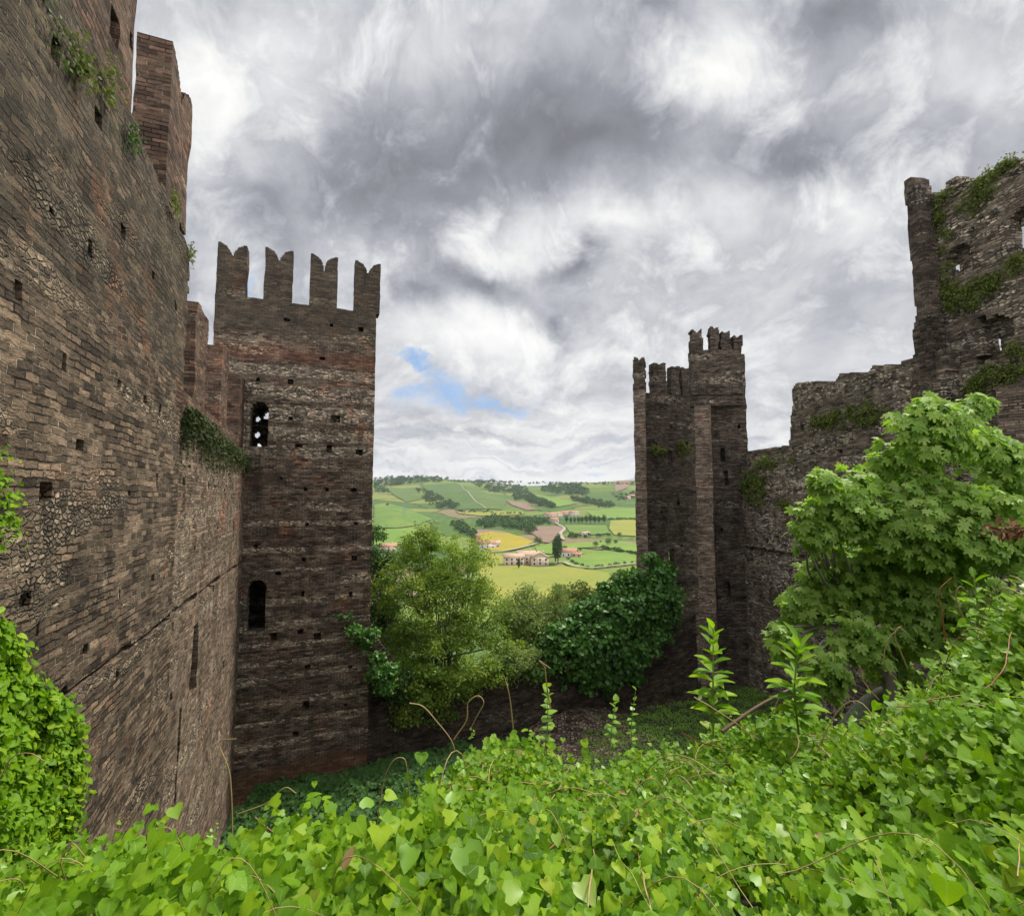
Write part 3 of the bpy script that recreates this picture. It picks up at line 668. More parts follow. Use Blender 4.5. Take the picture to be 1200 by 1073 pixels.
bank += [(x, 13, -12.5) for x in (-9, -6, -3, 0, 2)]+[(5, 14, -10.5), (x, 1, 1) if False else (14, 17, -9)]
bank += [(x, y, -15) for x, y in ((-12, 20), (-8, 18), (-4, 18), (0, 18), (4, 19), (-12, 28), (-4, 28), (0, 32), (6, 30), (10, 36), (14, 40), (8, 24))]+[(16, 28, -14.4), (18, 34, -14.2), (16.5, 41, -14.6), (17, 23, -13), (20, 24, -12), (24, 16, -9), (16, 48, -15), (-16, 40, -15), (30, 40, -15), (30, 20, -10)]
def fit_bank(b):
    # lower or raise the crest until, with its leaves, it stands where the bank ends against the yard
    rx, ry = np.array(RIDGE, float).T; xs = np.arange(0, 1201, 40); ys = np.interp(xs, rx, ry)
    for it in range(14):
        g = Surf(b); b = list(b); err = []
        for px, py in zip(xs, ys):
            d = at(px, 582.5, 1.0); t = np.linspace(2.4, 7.2, 70); sil = ((g(d[0]*t, t)+.50)/t).max()
            dz = at(px, py, 1.0)[2]-sil; err.append(dz*600)
            for k, (x, y, z) in enumerate(b):
                if 2.4 < y < 9: b[k] = (x, y, z+.4*dz*min(y, 5.5)*math.exp(-((x/y-d[0])/.06)**2))
    return Surf(b)
G = fit_bank(bank)
gx, gy = np.arange(-13, 31, .22), np.arange(-5, 48, .22)
X, Y = np.meshgrid(gx, gy, indexing='ij')
Zg = G(X, Y)+.12*fbm(np.stack([X*.9, Y*.9, X*0], -1), 21)
# keep it inside the walls
s_ = X*N1[0]+Y*N1[1]; u_ = X*D1[0]+Y*D1[1]; b2 = X*N2[0]+Y*N2[1]
inside = (s_ > -3.6) & (b2 < 24.2) & ((u_ < 31.6) | ((s_ > 28) & (u_ < 36)))
def grid_faces(n, m, keep=None):
    i, j = np.meshgrid(np.arange(n-1), np.arange(m-1), indexing='ij')
    f = np.stack([i*m+j, (i+1)*m+j, (i+1)*m+j+1, i*m+j+1], -1)
    if keep is not None: f = f[keep[:-1, :-1] & keep[1:, :-1] & keep[:-1, 1:] & keep[1:, 1:]]
    return f.reshape(-1, 4)
def soil_mat():
    m, b, p, out = new_mat('soil_and_moss'); c = b.node('ShaderNodeTexCoord').outputs['Object']
    n = b.noise(c, 1.3, 6, .7).outputs['Fac']; n2 = b.noise(c, 9, 4, .7).outputs['Fac']
    col = b.mix(b.step(n, .4, .62), (.02, .035, .01), (.04, .035, .02)); col = b.mix(b.step(n2, .45, .7), col, (.03, .055, .015))
    b.l.new(col, p.inputs['Base Color']); p.inputs['Roughness'].default_value = 1
    bp = b.node('ShaderNodeBump'); bp.inputs['Distance'].default_value = .06; b.l.new(n2, bp.inputs['Height']); b.l.new(bp.outputs[0], p.inputs['Normal']); return m
yard = mk('yard_ground', np.stack([X, Y, Zg], -1).reshape(-1, 3), grid_faces(len(gx), len(gy), inside), soil_mat(), smooth=True)
tag(yard, kind='structure')

# ------------------------------------------------------------------ leaf and bark materials
L_VINE = leaf_mat('vine_leaf', (.045, .13, .006), (.17, .34, .008), (.36, .50, .018), .45, .5, .2, (.36, .36, .05), True)
L_VYOUNG = leaf_mat('young_vine_leaf', (.14, .30, .02), (.22, .40, .035), (.32, .42, .06), .4, .42, .45)
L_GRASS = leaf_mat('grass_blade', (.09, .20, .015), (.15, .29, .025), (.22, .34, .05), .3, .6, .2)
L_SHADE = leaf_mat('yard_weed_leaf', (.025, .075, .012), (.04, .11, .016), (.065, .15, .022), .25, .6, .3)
L_FIG = leaf_mat('fig_leaf', (.14, .27, .04), (.28, .43, .075), (.43, .54, .16), .48, .5, .25)
L_TREE = leaf_mat('acacia_leaf', (.08, .155, .025), (.18, .275, .035), (.36, .41, .06), .42, .5, .3, (.42, .38, .07))
L_DTREE = leaf_mat('dark_tree_leaf', (.03, .07, .016), (.055, .115, .022), (.09, .165, .03), .3, .55, .3)
L_BUSH = leaf_mat('greygreen_leaf', (.13, .19, .05), (.21, .28, .08), (.31, .37, .12), .4, .55, .3)
L_IVY = leaf_mat('ivy_leaf', (.04, .115, .018), (.07, .175, .026), (.12, .25, .04), .2, .45, .4)
L_WEED = leaf_mat('wall_weed_leaf', (.075, .11, .02), (.125, .16, .03), (.20, .22, .05), .3, .7, .2, (.2, .17, .07))
L_DULL = leaf_mat('dull_wall_plant', (.02, .035, .012), (.04, .058, .018), (.075, .09, .03), .2, .7, .2)
L_FAR = leaf_mat('far_leaf', (.04, .08, .03), (.06, .11, .036), (.09, .15, .045), .2, .8, .1)
BARK = flat_mat('bark', (.1, .08, .06), .95, .4, 6)
STEM_R = flat_mat('red_vine_stem', (.30, .10, .035), .6, .4, 5)
STEM_T = flat_mat('tan_vine_stem', (.34, .24, .10), .6, .35, 5)
STEM_G = flat_mat('green_vine_stem', (.22, .30, .05), .6, .35, 5)

def bankN(x, y, e=.15):
    return unit(np.stack([-(G(x+e, y)-G(x-e, y))/(2*e), -(G(x, y+e)-G(x, y-e))/(2*e), np.ones(np.shape(x))], -1))
def bank_leaves(n, test, lo, hi, size, tpl, rng, up=.5):
    """leaves over the bank, several layers deep"""
    out = []
    x = rng.uniform(lo[0], hi[0], n); y = rng.uniform(lo[1], hi[1], n); k = test(x, y) & (vnoise(np.stack([x*3.6, y*3.6, x*0+1], -1), 61)+.5*vnoise(np.stack([x*8, y*8, x*0+1], -1), 62)+rng.normal(0, .10, n) > -.29); x, y = x[k], y[k]
    N = bankN(x, y); z = G(x, y)+.12*fbm(np.stack([x*.9, y*.9, x*0], -1), 21)
    hum = .42*fbm(np.stack([x*1.7, y*1.7, x*0+4], -1), 33)+.06
    d = np.abs(rng.normal(0, .10, len(x)))+np.maximum(hum, 0)+.02
    P = np.stack([x, y, z], -1)+N*d[:, None]
    nr = unit(N*.35+np.array((.12, -.75, .8))*(.6+up)+rng.normal(0, .40, (len(x), 3)))
    tp = unit(np.stack([N[:, 0]*.5, N[:, 1]*.2-.3, -.85+0*x], -1)+rng.normal(0, .5, (len(x), 3)))
    patch = 1+.35*np.clip((x-.1)/1.2, 0, 1)*np.clip((3.0-y)/1.0, 0, 1)+.5*vnoise(np.stack([x*1.1, y*1.1, x*0+2], -1), 8)
    sz = size*np.clip(np.exp(rng.normal(-.05, .32, len(x))), .45, 1.75)*patch
    return leaves(P, nr, tp, sz, tpl, rng)
def sD(x, y): return x*N1[0]+y*N1[1]
r1 = np.random.default_rng(3)
near = lambda x, y: (sD(x, y) > -3.1) & (y < 3.1)
far_ = lambda x, y: (sD(x, y) > -3.15) & (y >= 2.9) & (y < 8.2)
V, F, R = bank_leaves(84000, near, (-5, .55), (5.5, 3.1), .034, VLOBE, r1)
tag(mk('vine_cover', V, [F], L_VINE, rnd=R, smooth=True, tpl=VLOBE), kind='stuff')
V, F, R = bank_leaves(62000, near, (-5, .55), (5.5, 3.1), .034, VLEAF, r1)
V2, F2, R2 = bank_leaves(175000, far_, (-8, 2.9), (9, 8.2), .050, VLEAF, r1)
tag(mk('vine_cover', np.concatenate([V, V2]), [np.concatenate([F, F2+len(V)])], L_VINE, rnd=np.concatenate([R, R2]), smooth=True, tpl=VLEAF), kind='stuff')
V, F, R = bank_leaves(9000, lambda x, y: (sD(x, y) > -3.1), (-7, .8), (8, 7), .05, HEART, r1, 1.0)
V = V+np.array((0, 0, .05))
tag(mk('young_vine_cover', V, [F], L_VYOUNG, rnd=R), kind='stuff')
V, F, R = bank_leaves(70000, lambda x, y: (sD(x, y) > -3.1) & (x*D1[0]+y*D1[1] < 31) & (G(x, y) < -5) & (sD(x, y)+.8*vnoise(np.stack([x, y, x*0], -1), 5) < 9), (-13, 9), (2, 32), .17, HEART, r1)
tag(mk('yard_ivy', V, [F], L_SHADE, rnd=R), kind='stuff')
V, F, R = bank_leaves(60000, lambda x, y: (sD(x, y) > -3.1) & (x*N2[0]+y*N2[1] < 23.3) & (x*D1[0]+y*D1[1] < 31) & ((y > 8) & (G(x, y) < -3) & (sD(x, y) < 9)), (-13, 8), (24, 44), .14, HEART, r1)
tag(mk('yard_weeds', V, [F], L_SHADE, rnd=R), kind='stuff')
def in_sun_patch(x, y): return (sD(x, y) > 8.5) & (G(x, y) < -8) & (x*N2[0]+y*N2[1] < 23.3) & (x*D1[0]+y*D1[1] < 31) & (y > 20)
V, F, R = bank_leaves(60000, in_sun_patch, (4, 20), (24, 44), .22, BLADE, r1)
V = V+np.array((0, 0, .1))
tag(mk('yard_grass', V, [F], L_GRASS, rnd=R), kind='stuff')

rs = np.random.default_rng(12); tubes = []; sprays = []
while len(tubes) < 210:
    y0 = rs.uniform(1.2, 6.2); x0 = rs.uniform(-1.15, 1.2)*y0; a = rs.uniform(0, 2*math.pi); L = rs.uniform(.25, .9)*(.5+y0*.2); n = 12
    if sD(x0, y0) < -2.6: continue
    t = np.linspace(0, 1, n); cv = rs.normal(0, 1.2); px_ = x0+L*np.cumsum(np.cos(a+cv*t))/n; py_ = y0+L*np.cumsum(np.sin(a+cv*t))/n
    arch = rs.uniform(.02, .30)*np.sin(np.pi*t**rs.uniform(.7, 1.6)); pz_ = G(px_, py_)+rs.uniform(.12, .28)+arch
    tubes.append(tube(np.stack([px_, py_, pz_], -1), np.linspace(1, .6, n)*.0011*y0, 4))
V, F = join(tubes); tag(mk('tangled_stems', V, [F], STEM_T), kind='stuff')
for k in range(230):
    y0 = rs.uniform(2.2, 6.6); x0 = rs.uniform(-1.1, 1.15)*y0
    if sD(x0, y0) < -2.8: continue
    h = rs.uniform(.12, .45)*(1.25 if y0 > 4 else .7); m = int(8+h*40); t = rs.random(m)**.8; ln = rs.normal(0, .25, 2)
    P = np.stack([x0+ln[0]*h*t+rs.normal(0, .025, m), y0+ln[1]*h*t+rs.normal(0, .025, m), G(x0, y0)+.1+t*h], -1); aa_ = rs.uniform(0, 6.3, m)
    sprays.append((P, np.stack([np.cos(aa_)*.5, np.sin(aa_)*.5-.3, .8+0*t], -1), np.stack([np.cos(aa_), np.sin(aa_), -.3+t], -1), (.062-.035*t)*rs.uniform(.7, 1.2, m)))
P, N_, T_, S_ = [np.concatenate(q) for q in zip(*sprays)]
V, F, R = leaves(P, N_, T_, S_, HEART, rs); tag(mk('vine_sprays', V, [F], L_VYOUNG, rnd=R), kind='stuff')
V, F, R = bank_leaves(1500, lambda x, y: sD(x, y) > -3, (-6, .8), (7, 6.5), .06, LANCE, r1, 1.2); tag(mk('dry_leaves', V, [F], flat_mat('dry_leaf', (.30, .20, .08), .8, .4, 9), rnd=R), kind='stuff')

# ------------------------------------------------------------------ land outside
def prof(d):
    return np.interp(d, [20, 45, 70, 120, 200, 300, 450, 650, 900, 1200, 1600, 2100, 2700, 3300, 4200], [-17, -19, -26, -38, -48, -51, -51.5, -51, -48, -40, -14, 28, 76, 70, 40])
def terr(x, y):
    x, y = np.asarray(x, float), np.asarray(y, float); d = np.hypot(x, y); a = np.degrees(np.arctan2(x, y))
    z = prof(d)
    g = lambda ca, cd, sa, sd, h: h*np.exp(-((a-ca)/sa)**2-((d-cd)/sd)**2)
    z = z+g(-13.5, 950, 4.2, 260, 26)+g(-10, 2600, 6, 500, 30)+g(-4, 1900, 3, 350, 14)+g(8, 2300, 4, 400, 10)+g(13, 2900, 3, 500, 22)+g(2, 2700, 3, 400, -14)
    k = np.clip((d-600)/1500, 0, 1)
    return z+k*26*fbm(np.stack([x/520, y/520, x*0], -1), 41, 3)+np.clip((d-120)/600, 0, 1)*1.5*vnoise(np.stack([x/90, y/90, x*0], -1), 44)
aa = np.radians(np.linspace(-80, 80, 420)); dd = np.geomspace(20, 6500, 300)
A, D = np.meshgrid(aa, dd, indexing='ij'); X, Y = D*np.sin(A), D*np.cos(A)
def land_mat(name, c1, c2, stripes=0, ang=0, var=.3):
    m, b, p, out = new_mat(name); c = b.node('ShaderNodeTexCoord').outputs['Object']
    n = b.noise(c, .02, 5, .65).outputs['Fac']; n2 = b.noise(c, .25, 3, .6).outputs['Fac']
    col = b.mix(b.step(n, .35, .65), c1, c2); col = b.mix(.35, col, b.mix(n2, (.45, .45, .45), (1.5, 1.5, 1.5)), 'MULTIPLY')
    if stripes:
        x, y, _ = b.sep(c); t = b.m('ADD', b.m('MULTIPLY', x, math.cos(ang)), b.m('MULTIPLY', y, math.sin(ang)))
        t = b.m('ADD', t, b.m('MULTIPLY', n, 8)); s = b.m('SINE', b.m('MULTIPLY', t, 2*math.pi/stripes))
        col = b.mix(b.m('MULTIPLY', b.step(s, -.2, .6), .4), col, tuple(v*.45 for v in c1))
    b.l.new(col, p.inputs['Base Color']); p.inputs['Roughness'].default_value = 1; p.inputs['Specular IOR Level'].default_value = .1; return m
def hills_mat():
    m, b, p, out = new_mat('meadow_and_vineyard'); c = b.node('ShaderNodeTexCoord').outputs['Object']
    x, y, z = b.sep(c); f = b.xyz(x, y, 0); wv = b.noise(f, .004, 3, .5).outputs['Color']
    q = b.vm('ADD', f, b.vm('SCALE', wv)); q.node.inputs[1].links[0].from_node.inputs['Scale'].default_value = 160
    vo = b.node('ShaderNodeTexVoronoi', feature='F1', voronoi_dimensions='2D'); b.put(vo.inputs['Vector'], q); vo.inputs['Scale'].default_value = .0062
    r, g, bl = b.sep(vo.outputs['Color'])
    ra = b.node('ShaderNodeValToRGB'); b.put(ra.inputs[0], r); e = ra.color_ramp.elements; ra.color_ramp.interpolation = 'CONSTANT'
    e[0].color = (0.080, 0.136, 0.033, 1); e[1].position = .9; e[1].color = (0.208, 0.160, 0.095, 1)
    for pp_, cc in ((.2, (0.112, 0.168, 0.038)), (.4, (0.160, 0.208, 0.048)), (.55, (0.068, 0.120, 0.033)), (.72, (0.192, 0.208, 0.057))): k = e.new(pp_); k.color = cc+(1,)
    t = b.m('ADD', b.m('MULTIPLY', x, b.m('SUBTRACT', g, .5)), b.m('MULTIPLY', y, b.m('SUBTRACT', bl, .5)))
    s = b.m('MULTIPLY', b.step(b.m('SINE', b.m('MULTIPLY', t, 1.6)), -.3, .5), .35)
    col = b.mix(s, ra.outputs[0], (0.048, 0.080, 0.028)); n = b.noise(f, .03, 5, .7).outputs['Fac']
    col = b.mix(.5, col, b.mix(n, (0.400, 0.400, 0.475), (1.5, 1.5, 1.45)), 'MULTIPLY')
    ed = b.node('ShaderNodeTexVoronoi', feature='DISTANCE_TO_EDGE', voronoi_dimensions='2D'); b.put(ed.inputs['Vector'], q); ed.inputs['Scale'].default_value = .0062
    col = b.mix(b.m('MULTIPLY', b.step(ed.outputs['Distance'], .015, .035, 1, 0), b.step(n, .35, .5)), col, (0.024, 0.048, 0.019))
    b.l.new(col, p.inputs['Base Color']); p.inputs['Roughness'].default_value = 1; p.inputs['Specular IOR Level'].default_value = .1; return m
tag(mk('hills', np.stack([X, Y, terr(X, Y)], -1).reshape(-1, 3), grid_faces(len(aa), len(dd)), hills_mat(), smooth=True), kind='structure')
def land_hit(px, py):
    """where the sight line of a photograph pixel meets the land (numpy arrays)"""
    px, py = np.broadcast_arrays(np.asarray(px, float), np.asarray(py, float)); sh = px.shape; px, py = px.ravel(), py.ravel()
    d = np.stack([(px-600)/600, CT-(536.5-py)/600*ST, ST+(536.5-py)/600*CT], -1); d = d/np.hypot(d[:, 0], d[:, 1])[:, None]
    t = np.geomspace(150, 4500, 700); Pz = d[:, 2:3]*t; Tz = terr(d[:, 0:1]*t, d[:, 1:2]*t)
    k = np.argmax(Pz < Tz, 1); k = np.where((Pz < Tz).any(1), k, 560); k = np.maximum(k, 1); i = np.arange(len(px))
    a, b_ = (Pz-Tz)[i, k-1], (Pz-Tz)[i, k]; w = np.clip(a/np.where(np.abs(a-b_) < 1e-9, 1, a-b_), 0, 1); tt = t[k-1]+(t[k]-t[k-1])*w
    return (d*tt[:, None]).reshape(sh+(3,))
def zp(pts, s=3.3333, ox=420, oy=530): return [(ox+x/s, oy+y/s) for x, y in pts]
def densify(poly, n=6):
    o = []
    for k in range(len(poly)):
        a, b_ = poly[k], poly[(k+1) % len(poly)]
        for t in range(n): o.append((a[0]+(b_[0]-a[0])*t/n, a[1]+(b_[1]-a[1])*t/n))
    return o
FIELD_N = [0]
def field(name, poly, mat):
    """a cultivated field laid over the land as a thin sheet"""
    import mathutils.geometry as mg
    W = land_hit(*np.array(densify(poly)).T)[:, :2]
    x0, y0 = W.min(0); x1, y1 = W.max(0); n = 36
    gx_, gy_ = np.linspace(x0, x1, n), np.linspace(y0, y1, n*2)
    pts = [(p[0], p[1]) for p in W]; nb = len(pts)
    XX, YY = np.meshgrid(gx_, gy_, indexing='ij'); k = inpoly(XX, YY, pts)
    allp = pts+list(zip(XX[k], YY[k]))
    res = mg.delaunay_2d_cdt([Vector(p) for p in allp], [(i, (i+1) % nb) for i in range(nb)], [list(range(nb))], 1, 1e-4)
    v = np.array([(p[0], p[1]) for p in res[0]]); FIELD_N[0] += 1
    d_ = np.hypot(v[:, 0], v[:, 1])
    zz = terr(v[:, 0], v[:, 1])+.25+.0009*d_+.03*FIELD_N[0]
    fs = [f for f in res[2] if len(f) == 3]
    return tag(mk(name, np.column_stack([v, zz]), [np.array(fs)], mat, smooth=True), kind='structure')
YG = land_mat('ripening_meadow', (0.240, 0.232, 0.052), (0.184, 0.216, 0.048)); YE = land_mat('yellow_crop', (0.304, 0.240, 0.033), (0.256, 0.224, 0.038)); BR = land_mat('ploughed_soil', (0.240, 0.168, 0.123), (0.208, 0.144, 0.109), 6, .4)
LG = land_mat('bright_meadow', (0.120, 0.200, 0.043), (0.160, 0.232, 0.052)); MG = land_mat('vineyard_green', (0.072, 0.124, 0.038), (0.096, 0.152, 0.043), 9, .9); LM_ = land_mat('lime_meadow', (0.144, 0.200, 0.048), (0.096, 0.168, 0.043)); PG = land_mat('vineyard_pale', (0.112, 0.160, 0.048), (0.088, 0.140, 0.043), 8, 2.2)
RDm = land_mat('gravel_road', (.33, .29, .22), (.28, .25, .2))
field('meadow_field', zp([(500, 395), (560, 400), (600, 440), (700, 450), (800, 445), (900, 462), (1100, 490), (1105, 600), (480, 600), (470, 420)]), YG)
field('crop_field', zp([(462, 318), (520, 312), (590, 318), (640, 332), (685, 352), (650, 368), (600, 383), (520, 385), (475, 372)]), YE)
field('ploughed_field', zp([(452, 303), (500, 303), (560, 309), (592, 318), (520, 312), (462, 318)]), BR)
field('ploughed_field', zp([(625, 297), (700, 290), (800, 289), (812, 308), (780, 330), (745, 355), (712, 352), (690, 325)]), BR)
field('meadow_field', zp([(690, 372), (755, 355), (790, 360), (1000, 345), (1096, 360), (1096, 398), (1010, 380), (960, 372), (860, 375), (760, 400), (700, 395)]), LG)
field('meadow_field', zp([(800, 425), (860, 405), (960, 385), (1098, 402), (1098, 432), (980, 446), (890, 452), (830, 440)]), LG)
field('meadow_field', zp([(805, 286), (968, 286), (980, 318), (900, 325), (830, 318)]), LM_)
field('meadow_field', zp([(985, 268), (1092, 264), (1092, 330), (1000, 325), (980, 300)]), YG)
field('meadow_field', zp([(890, 232), (1000, 222), (1092, 216), (1092, 258), (980, 262), (915, 252)]), LG)
field('meadow_field', zp([(62, 206), (110, 199), (190, 220), (285, 262), (240, 285), (150, 298), (62, 296)]), LM_)
field('meadow_field', zp([(62, 303), (160, 300), (240, 300), (200, 360), (62, 365)]), LG)
field('vineyard_field', zp([(240, 130), (380, 120), (440, 160), (500, 222), (380, 226), (330, 190)]), MG)
field('vineyard_field', zp([(400, 126), (470, 150), (585, 185), (560, 226), (505, 222), (445, 170)]), PG)
field('vineyard_field', zp([(120, 148), (225, 138), (255, 182), (190, 196), (140, 170)]), PG)
field('meadow_field', zp([(380, 230), (500, 232), (640, 232), (650, 245), (480, 250), (390, 240)]), YG)
field('vineyard_field', zp([(690, 165), (780, 180), (860, 200), (780, 215), (720, 200)]), LG)
field('ploughed_field', zp([(1000, 116), (1066, 112), (1055, 138), (1004, 158)]), BR)
field('ploughed_field', zp([(578, 190), (640, 200), (700, 225), (660, 228), (600, 208)]), BR)
def road(px, w):
    P = smooth_path([p for p in land_hit(*np.array(densify(px, 1)).T)], 40); T_ = unit(np.gradient(P[:, :2], axis=0)); Nn = np.stack([-T_[:, 1], T_[:, 0]], -1)
    L, R_ = P[:, :2]+Nn*w, P[:, :2]-Nn*w; v = np.concatenate([L, R_]); d_ = np.hypot(v[:, 0], v[:, 1]); z_ = terr(v[:, 0], v[:, 1])+1.0+.0012*d_; n = len(P)
    f = np.array([(i, i+1, n+i+1, n+i) for i in range(n-1)]); tag(mk('road', np.column_stack([v, z_]), [f], RDm), kind='structure')
road(zp([(1096, 437), (1000, 448), (900, 456), (830, 445), (800, 432), (760, 438)]), 1.6)
road(zp([(520, 392), (590, 386), (650, 372), (700, 358)]), 2.2)
road(zp([(800, 345), (790, 320), (805, 300), (790, 290), (770, 278)]), 2.2)
road(zp([(402, 130), (440, 172), (500, 222)]), 1.8)

# ---- trees outside, from the ones under the wall to the far woods
def crown(centres, rng, clumps, per, leaf, tpl=DIAM, squash=.6, cr=.45):
    """centres: (x,y,z,r). Leaf clumps through the crown's volume, denser near its skin"""
    cs = np.array(centres); w = cs[:, 3]**2; pick = rng.choice(len(cs), clumps, p=w/w.sum())
    d = rdir(clumps, rng); rr = rng.random(clumps)**.35
    C = cs[pick, :3]+d*(cs[pick, 3]*rr)[:, None]*np.array((1, 1, .9))
    n = clumps*per; ci = np.repeat(np.arange(clumps), per); k = cr*(.6+.8*rng.random(clumps))
    P = C[ci]+rng.normal(0, 1, (n, 3))*np.array((1, 1, squash))*k[ci][:, None]*.6
    nr = unit(.5*d[ci]+np.array((0, 0, .5))+rng.normal(0, .7, (n, 3))); tp = unit(rng.normal(0, 1, (n, 3))+np.array((0, 0, -.6)))
    V, F, R = leaves(P, nr, tp, leaf*(.6+.8*rng.random(n)), tpl, rng)
    shade = np.repeat(np.clip(.5+.45*(rng.random(clumps)-.5)*2, 0, 1)[ci], len(tpl[1]))
    return V, F, np.clip(.45*R+.55*shade, 0, .96), C
def wall_depth(px, py=770):
    d = ray(px, py); return float(d[1]*np.dot(LC.O, LC.N)/np.dot(d, LC.N))
def tree(name, label, px_balls, depth, base, mat, clumps, per, leaf, seed, group=None, tr=.16, dj=1.0, cr=.45):
    rng = np.random.default_rng(seed); t = thing(name, label, 'tree', group); cs = []
    for (px, py, r) in px_balls:
        rw = r/600*depth; dy = rng.uniform(-1, 1)*dj; cs.append(tuple(at(px, py, depth+dy if py < 772 else min(depth, wall_depth(min(max(px, 440), 800)))-.15+.2*dy))+(rw,))
    V, F, R, C = crown(cs, rng, clumps, per, leaf, cr=cr); mk('crown', V, [F], mat, t, rnd=R)
    b = np.array(base, float); parts = []
    cen = np.array([c[:3] for c in cs]); top = cen.mean(0)+np.array((0, 0, .5))
    parts.append(tube(smooth_path([b, b+(top-b)*.4+rng.normal(0, .2, 3), top], 12), np.linspace(tr, tr*.35, 12), 7))
    for c in list(cen)+list(C[rng.choice(len(C), min(len(C), 40), replace=False)]):
        st = b+(top-b)*rng.uniform(.35, .9); md = (st+c)/2+rng.normal(0, .2, 3)
        parts.append(tube(smooth_path([st, md, c], 8), np.linspace(tr*.38, .015, 8), 5))
    V, F = join(parts); mk('trunk', V, [F], BARK, t); settle(t, b); return t
tree('acacia_tree', 'largest light green leafy tree right beside the left tower, rising over the low wall', [(505, 655, 42), (545, 675, 40), (470, 690, 34), (515, 715, 52), (565, 725, 42), (480, 760, 36), (515, 775, 34), (500, 800, 26), (585, 760, 26), (495, 635, 22), (560, 650, 22), (525, 800, 20), (560, 785, 22), (480, 808, 18), (540, 800, 18), (500, 815, 14), (585, 785, 16), (500, 828, 18), (478, 822, 14), (522, 832, 12), (455, 790, 14), (560, 800, 12), (470, 840, 10)], 34.8, at(520, 860, 36.5)-np.array((0, 0, 4)), L_TREE, 640, 90, .16, 51, tr=.22, dj=1.8, cr=.46)
tree('dark_tree', 'dark narrow tree squeezed between the left tower and the light leafy tree', [(445, 660, 22), (450, 700, 28), (447, 745, 30), (470, 760, 24), (440, 625, 12), (470, 800, 16)], 38.5, at(450, 860, 38.5)-np.array((0, 0, 4)), L_DTREE, 320, 75, .17, 52, tr=.15, cr=.5)
tree('bushy_tree', 'low bushy tree with grey-green leaves in the middle of the gap between the towers', [(610, 725, 26), (640, 735, 34), (670, 735, 30), (620, 750, 26), (600, 760, 24), (650, 760, 24), (600, 778, 18), (628, 778, 18), (655, 772, 18), (690, 722, 22), (705, 742, 20), (685, 755, 22), (615, 700, 16), (655, 705, 18)], 38.2, at(640, 840, 40)-np.array((0, 0, 3)), L_BUSH, 520, 80, .165, 53, tr=.14, cr=.5)
tree('young_tree', 'slim pale green tree top showing above the ivy, second from the far towers', [(660, 700, 13), (688, 705, 16), (700, 700, 12), (640, 712, 14), (680, 690, 9), (657, 690, 8)], 43, at(680, 830, 43)-np.array((0, 0, 3)), L_BUSH, 150, 55, .2, 54, tr=.1, cr=.4)
tree('young_tree', 'pale yellow-green tree top right beside the far open-backed tower', [(735, 685, 12), (722, 690, 10), (745, 678, 8), (728, 675, 8)], 45, at(735, 830, 45)-np.array((0, 0, 3)), L_BUSH, 80, 50, .2, 55, tr=.1, cr=.4)

# far woods: (polygon in picture, trees), one mass each
def far_wood(poly, n, h, seed, mat=L_FAR):
    rng = np.random.default_rng(seed); x0, y0 = np.min(poly, 0); x1, y1 = np.max(poly, 0)
    P = []
    while len(P) < n:
        a, b_ = rng.uniform(x0, x1, 400), rng.uniform(y0, y1, 400); k = inpoly(a, b_, poly); P += list(zip(a[k], b_[k]))
    W = land_hit(*np.array(P[:n]).T); m = 46
    r = h*(.35+.3*rng.random(n)); d = rdir(n*m, rng); d[:, 2] = np.abs(d[:, 2])*1.1-.15; i = np.repeat(np.arange(n), m)
    C = W[i]+np.array((0, 0, 1))*(r*.7)[i][:, None]+d*r[i][:, None]*(.75+.3*rng.random(n*m))[:, None]
    V, F, R = leaves(C, unit(d+rng.normal(0, .35, d.shape)), rdir(n*m, rng), r[i]*.62, DIAM, rng)
    tone = np.repeat(rng.random(n)[i], 2)
    return V, F, np.clip(.3*R+.7*tone, 0, .96)
WD = [(zp([(220, 148), (262, 143), (330, 185), (392, 205), (380, 224), (300, 222), (250, 180)]), 90, 12), (zp([(60, 108), (150, 98), (250, 96), (350, 104), (340, 116), (230, 122), (110, 134), (62, 136)]), 170, 15),
      (zp([(60, 140), (110, 140), (130, 160), (75, 160)]), 25, 12), (zp([(430, 116), (520, 112), (600, 128), (660, 140), (600, 158), (520, 160), (470, 135)]), 110, 14),
      (zp([(600, 148), (650, 143), (690, 180), (770, 210), (755, 222), (690, 205), (610, 185)]), 130, 14), (zp([(716, 140), (790, 125), (860, 126), (905, 160), (880, 172), (800, 165), (720, 155)]), 150, 15),
      (zp([(820, 178), (900, 180), (1000, 205), (985, 222), (930, 215), (840, 190)]), 80, 12), (zp([(452, 278), (540, 250), (600, 268), (690, 300), (680, 322), (600, 300), (470, 298)]), 110, 10),
      (zp([(360, 270), (400, 275), (460, 325), (455, 345), (410, 320), (365, 292)]), 60, 8), (zp([(590, 262), (740, 262), (745, 283), (660, 286)]), 55, 9), (zp([(640, 120), (1090, 118), (1090, 128), (640, 128)]), 90, 9),
      (zp([(380, 231), (530, 233), (700, 246), (700, 250), (520, 240), (380, 236)]), 35, 6), (zp([(1000, 170), (1090, 155), (1090, 180), (1010, 190)]), 40, 10), (zp([(350, 112), (440, 112), (640, 118), (640, 121), (440, 118), (350, 116)]), 60, 9),
      (zp([(815, 420), (900, 452), (1100, 428), (1100, 433), (900, 458), (812, 428)]), 30, 2.5), (zp([(950, 372), (1098, 400), (1098, 407), (950, 380)]), 40, 3.5), (zp([(880, 262), (1095, 262), (1095, 266), (880, 266)]), 40, 5), (zp([(820, 330), (980, 322), (985, 328), (830, 338)]), 25, 4)]
Vs, Fs, Rs, off = [], [], [], 0
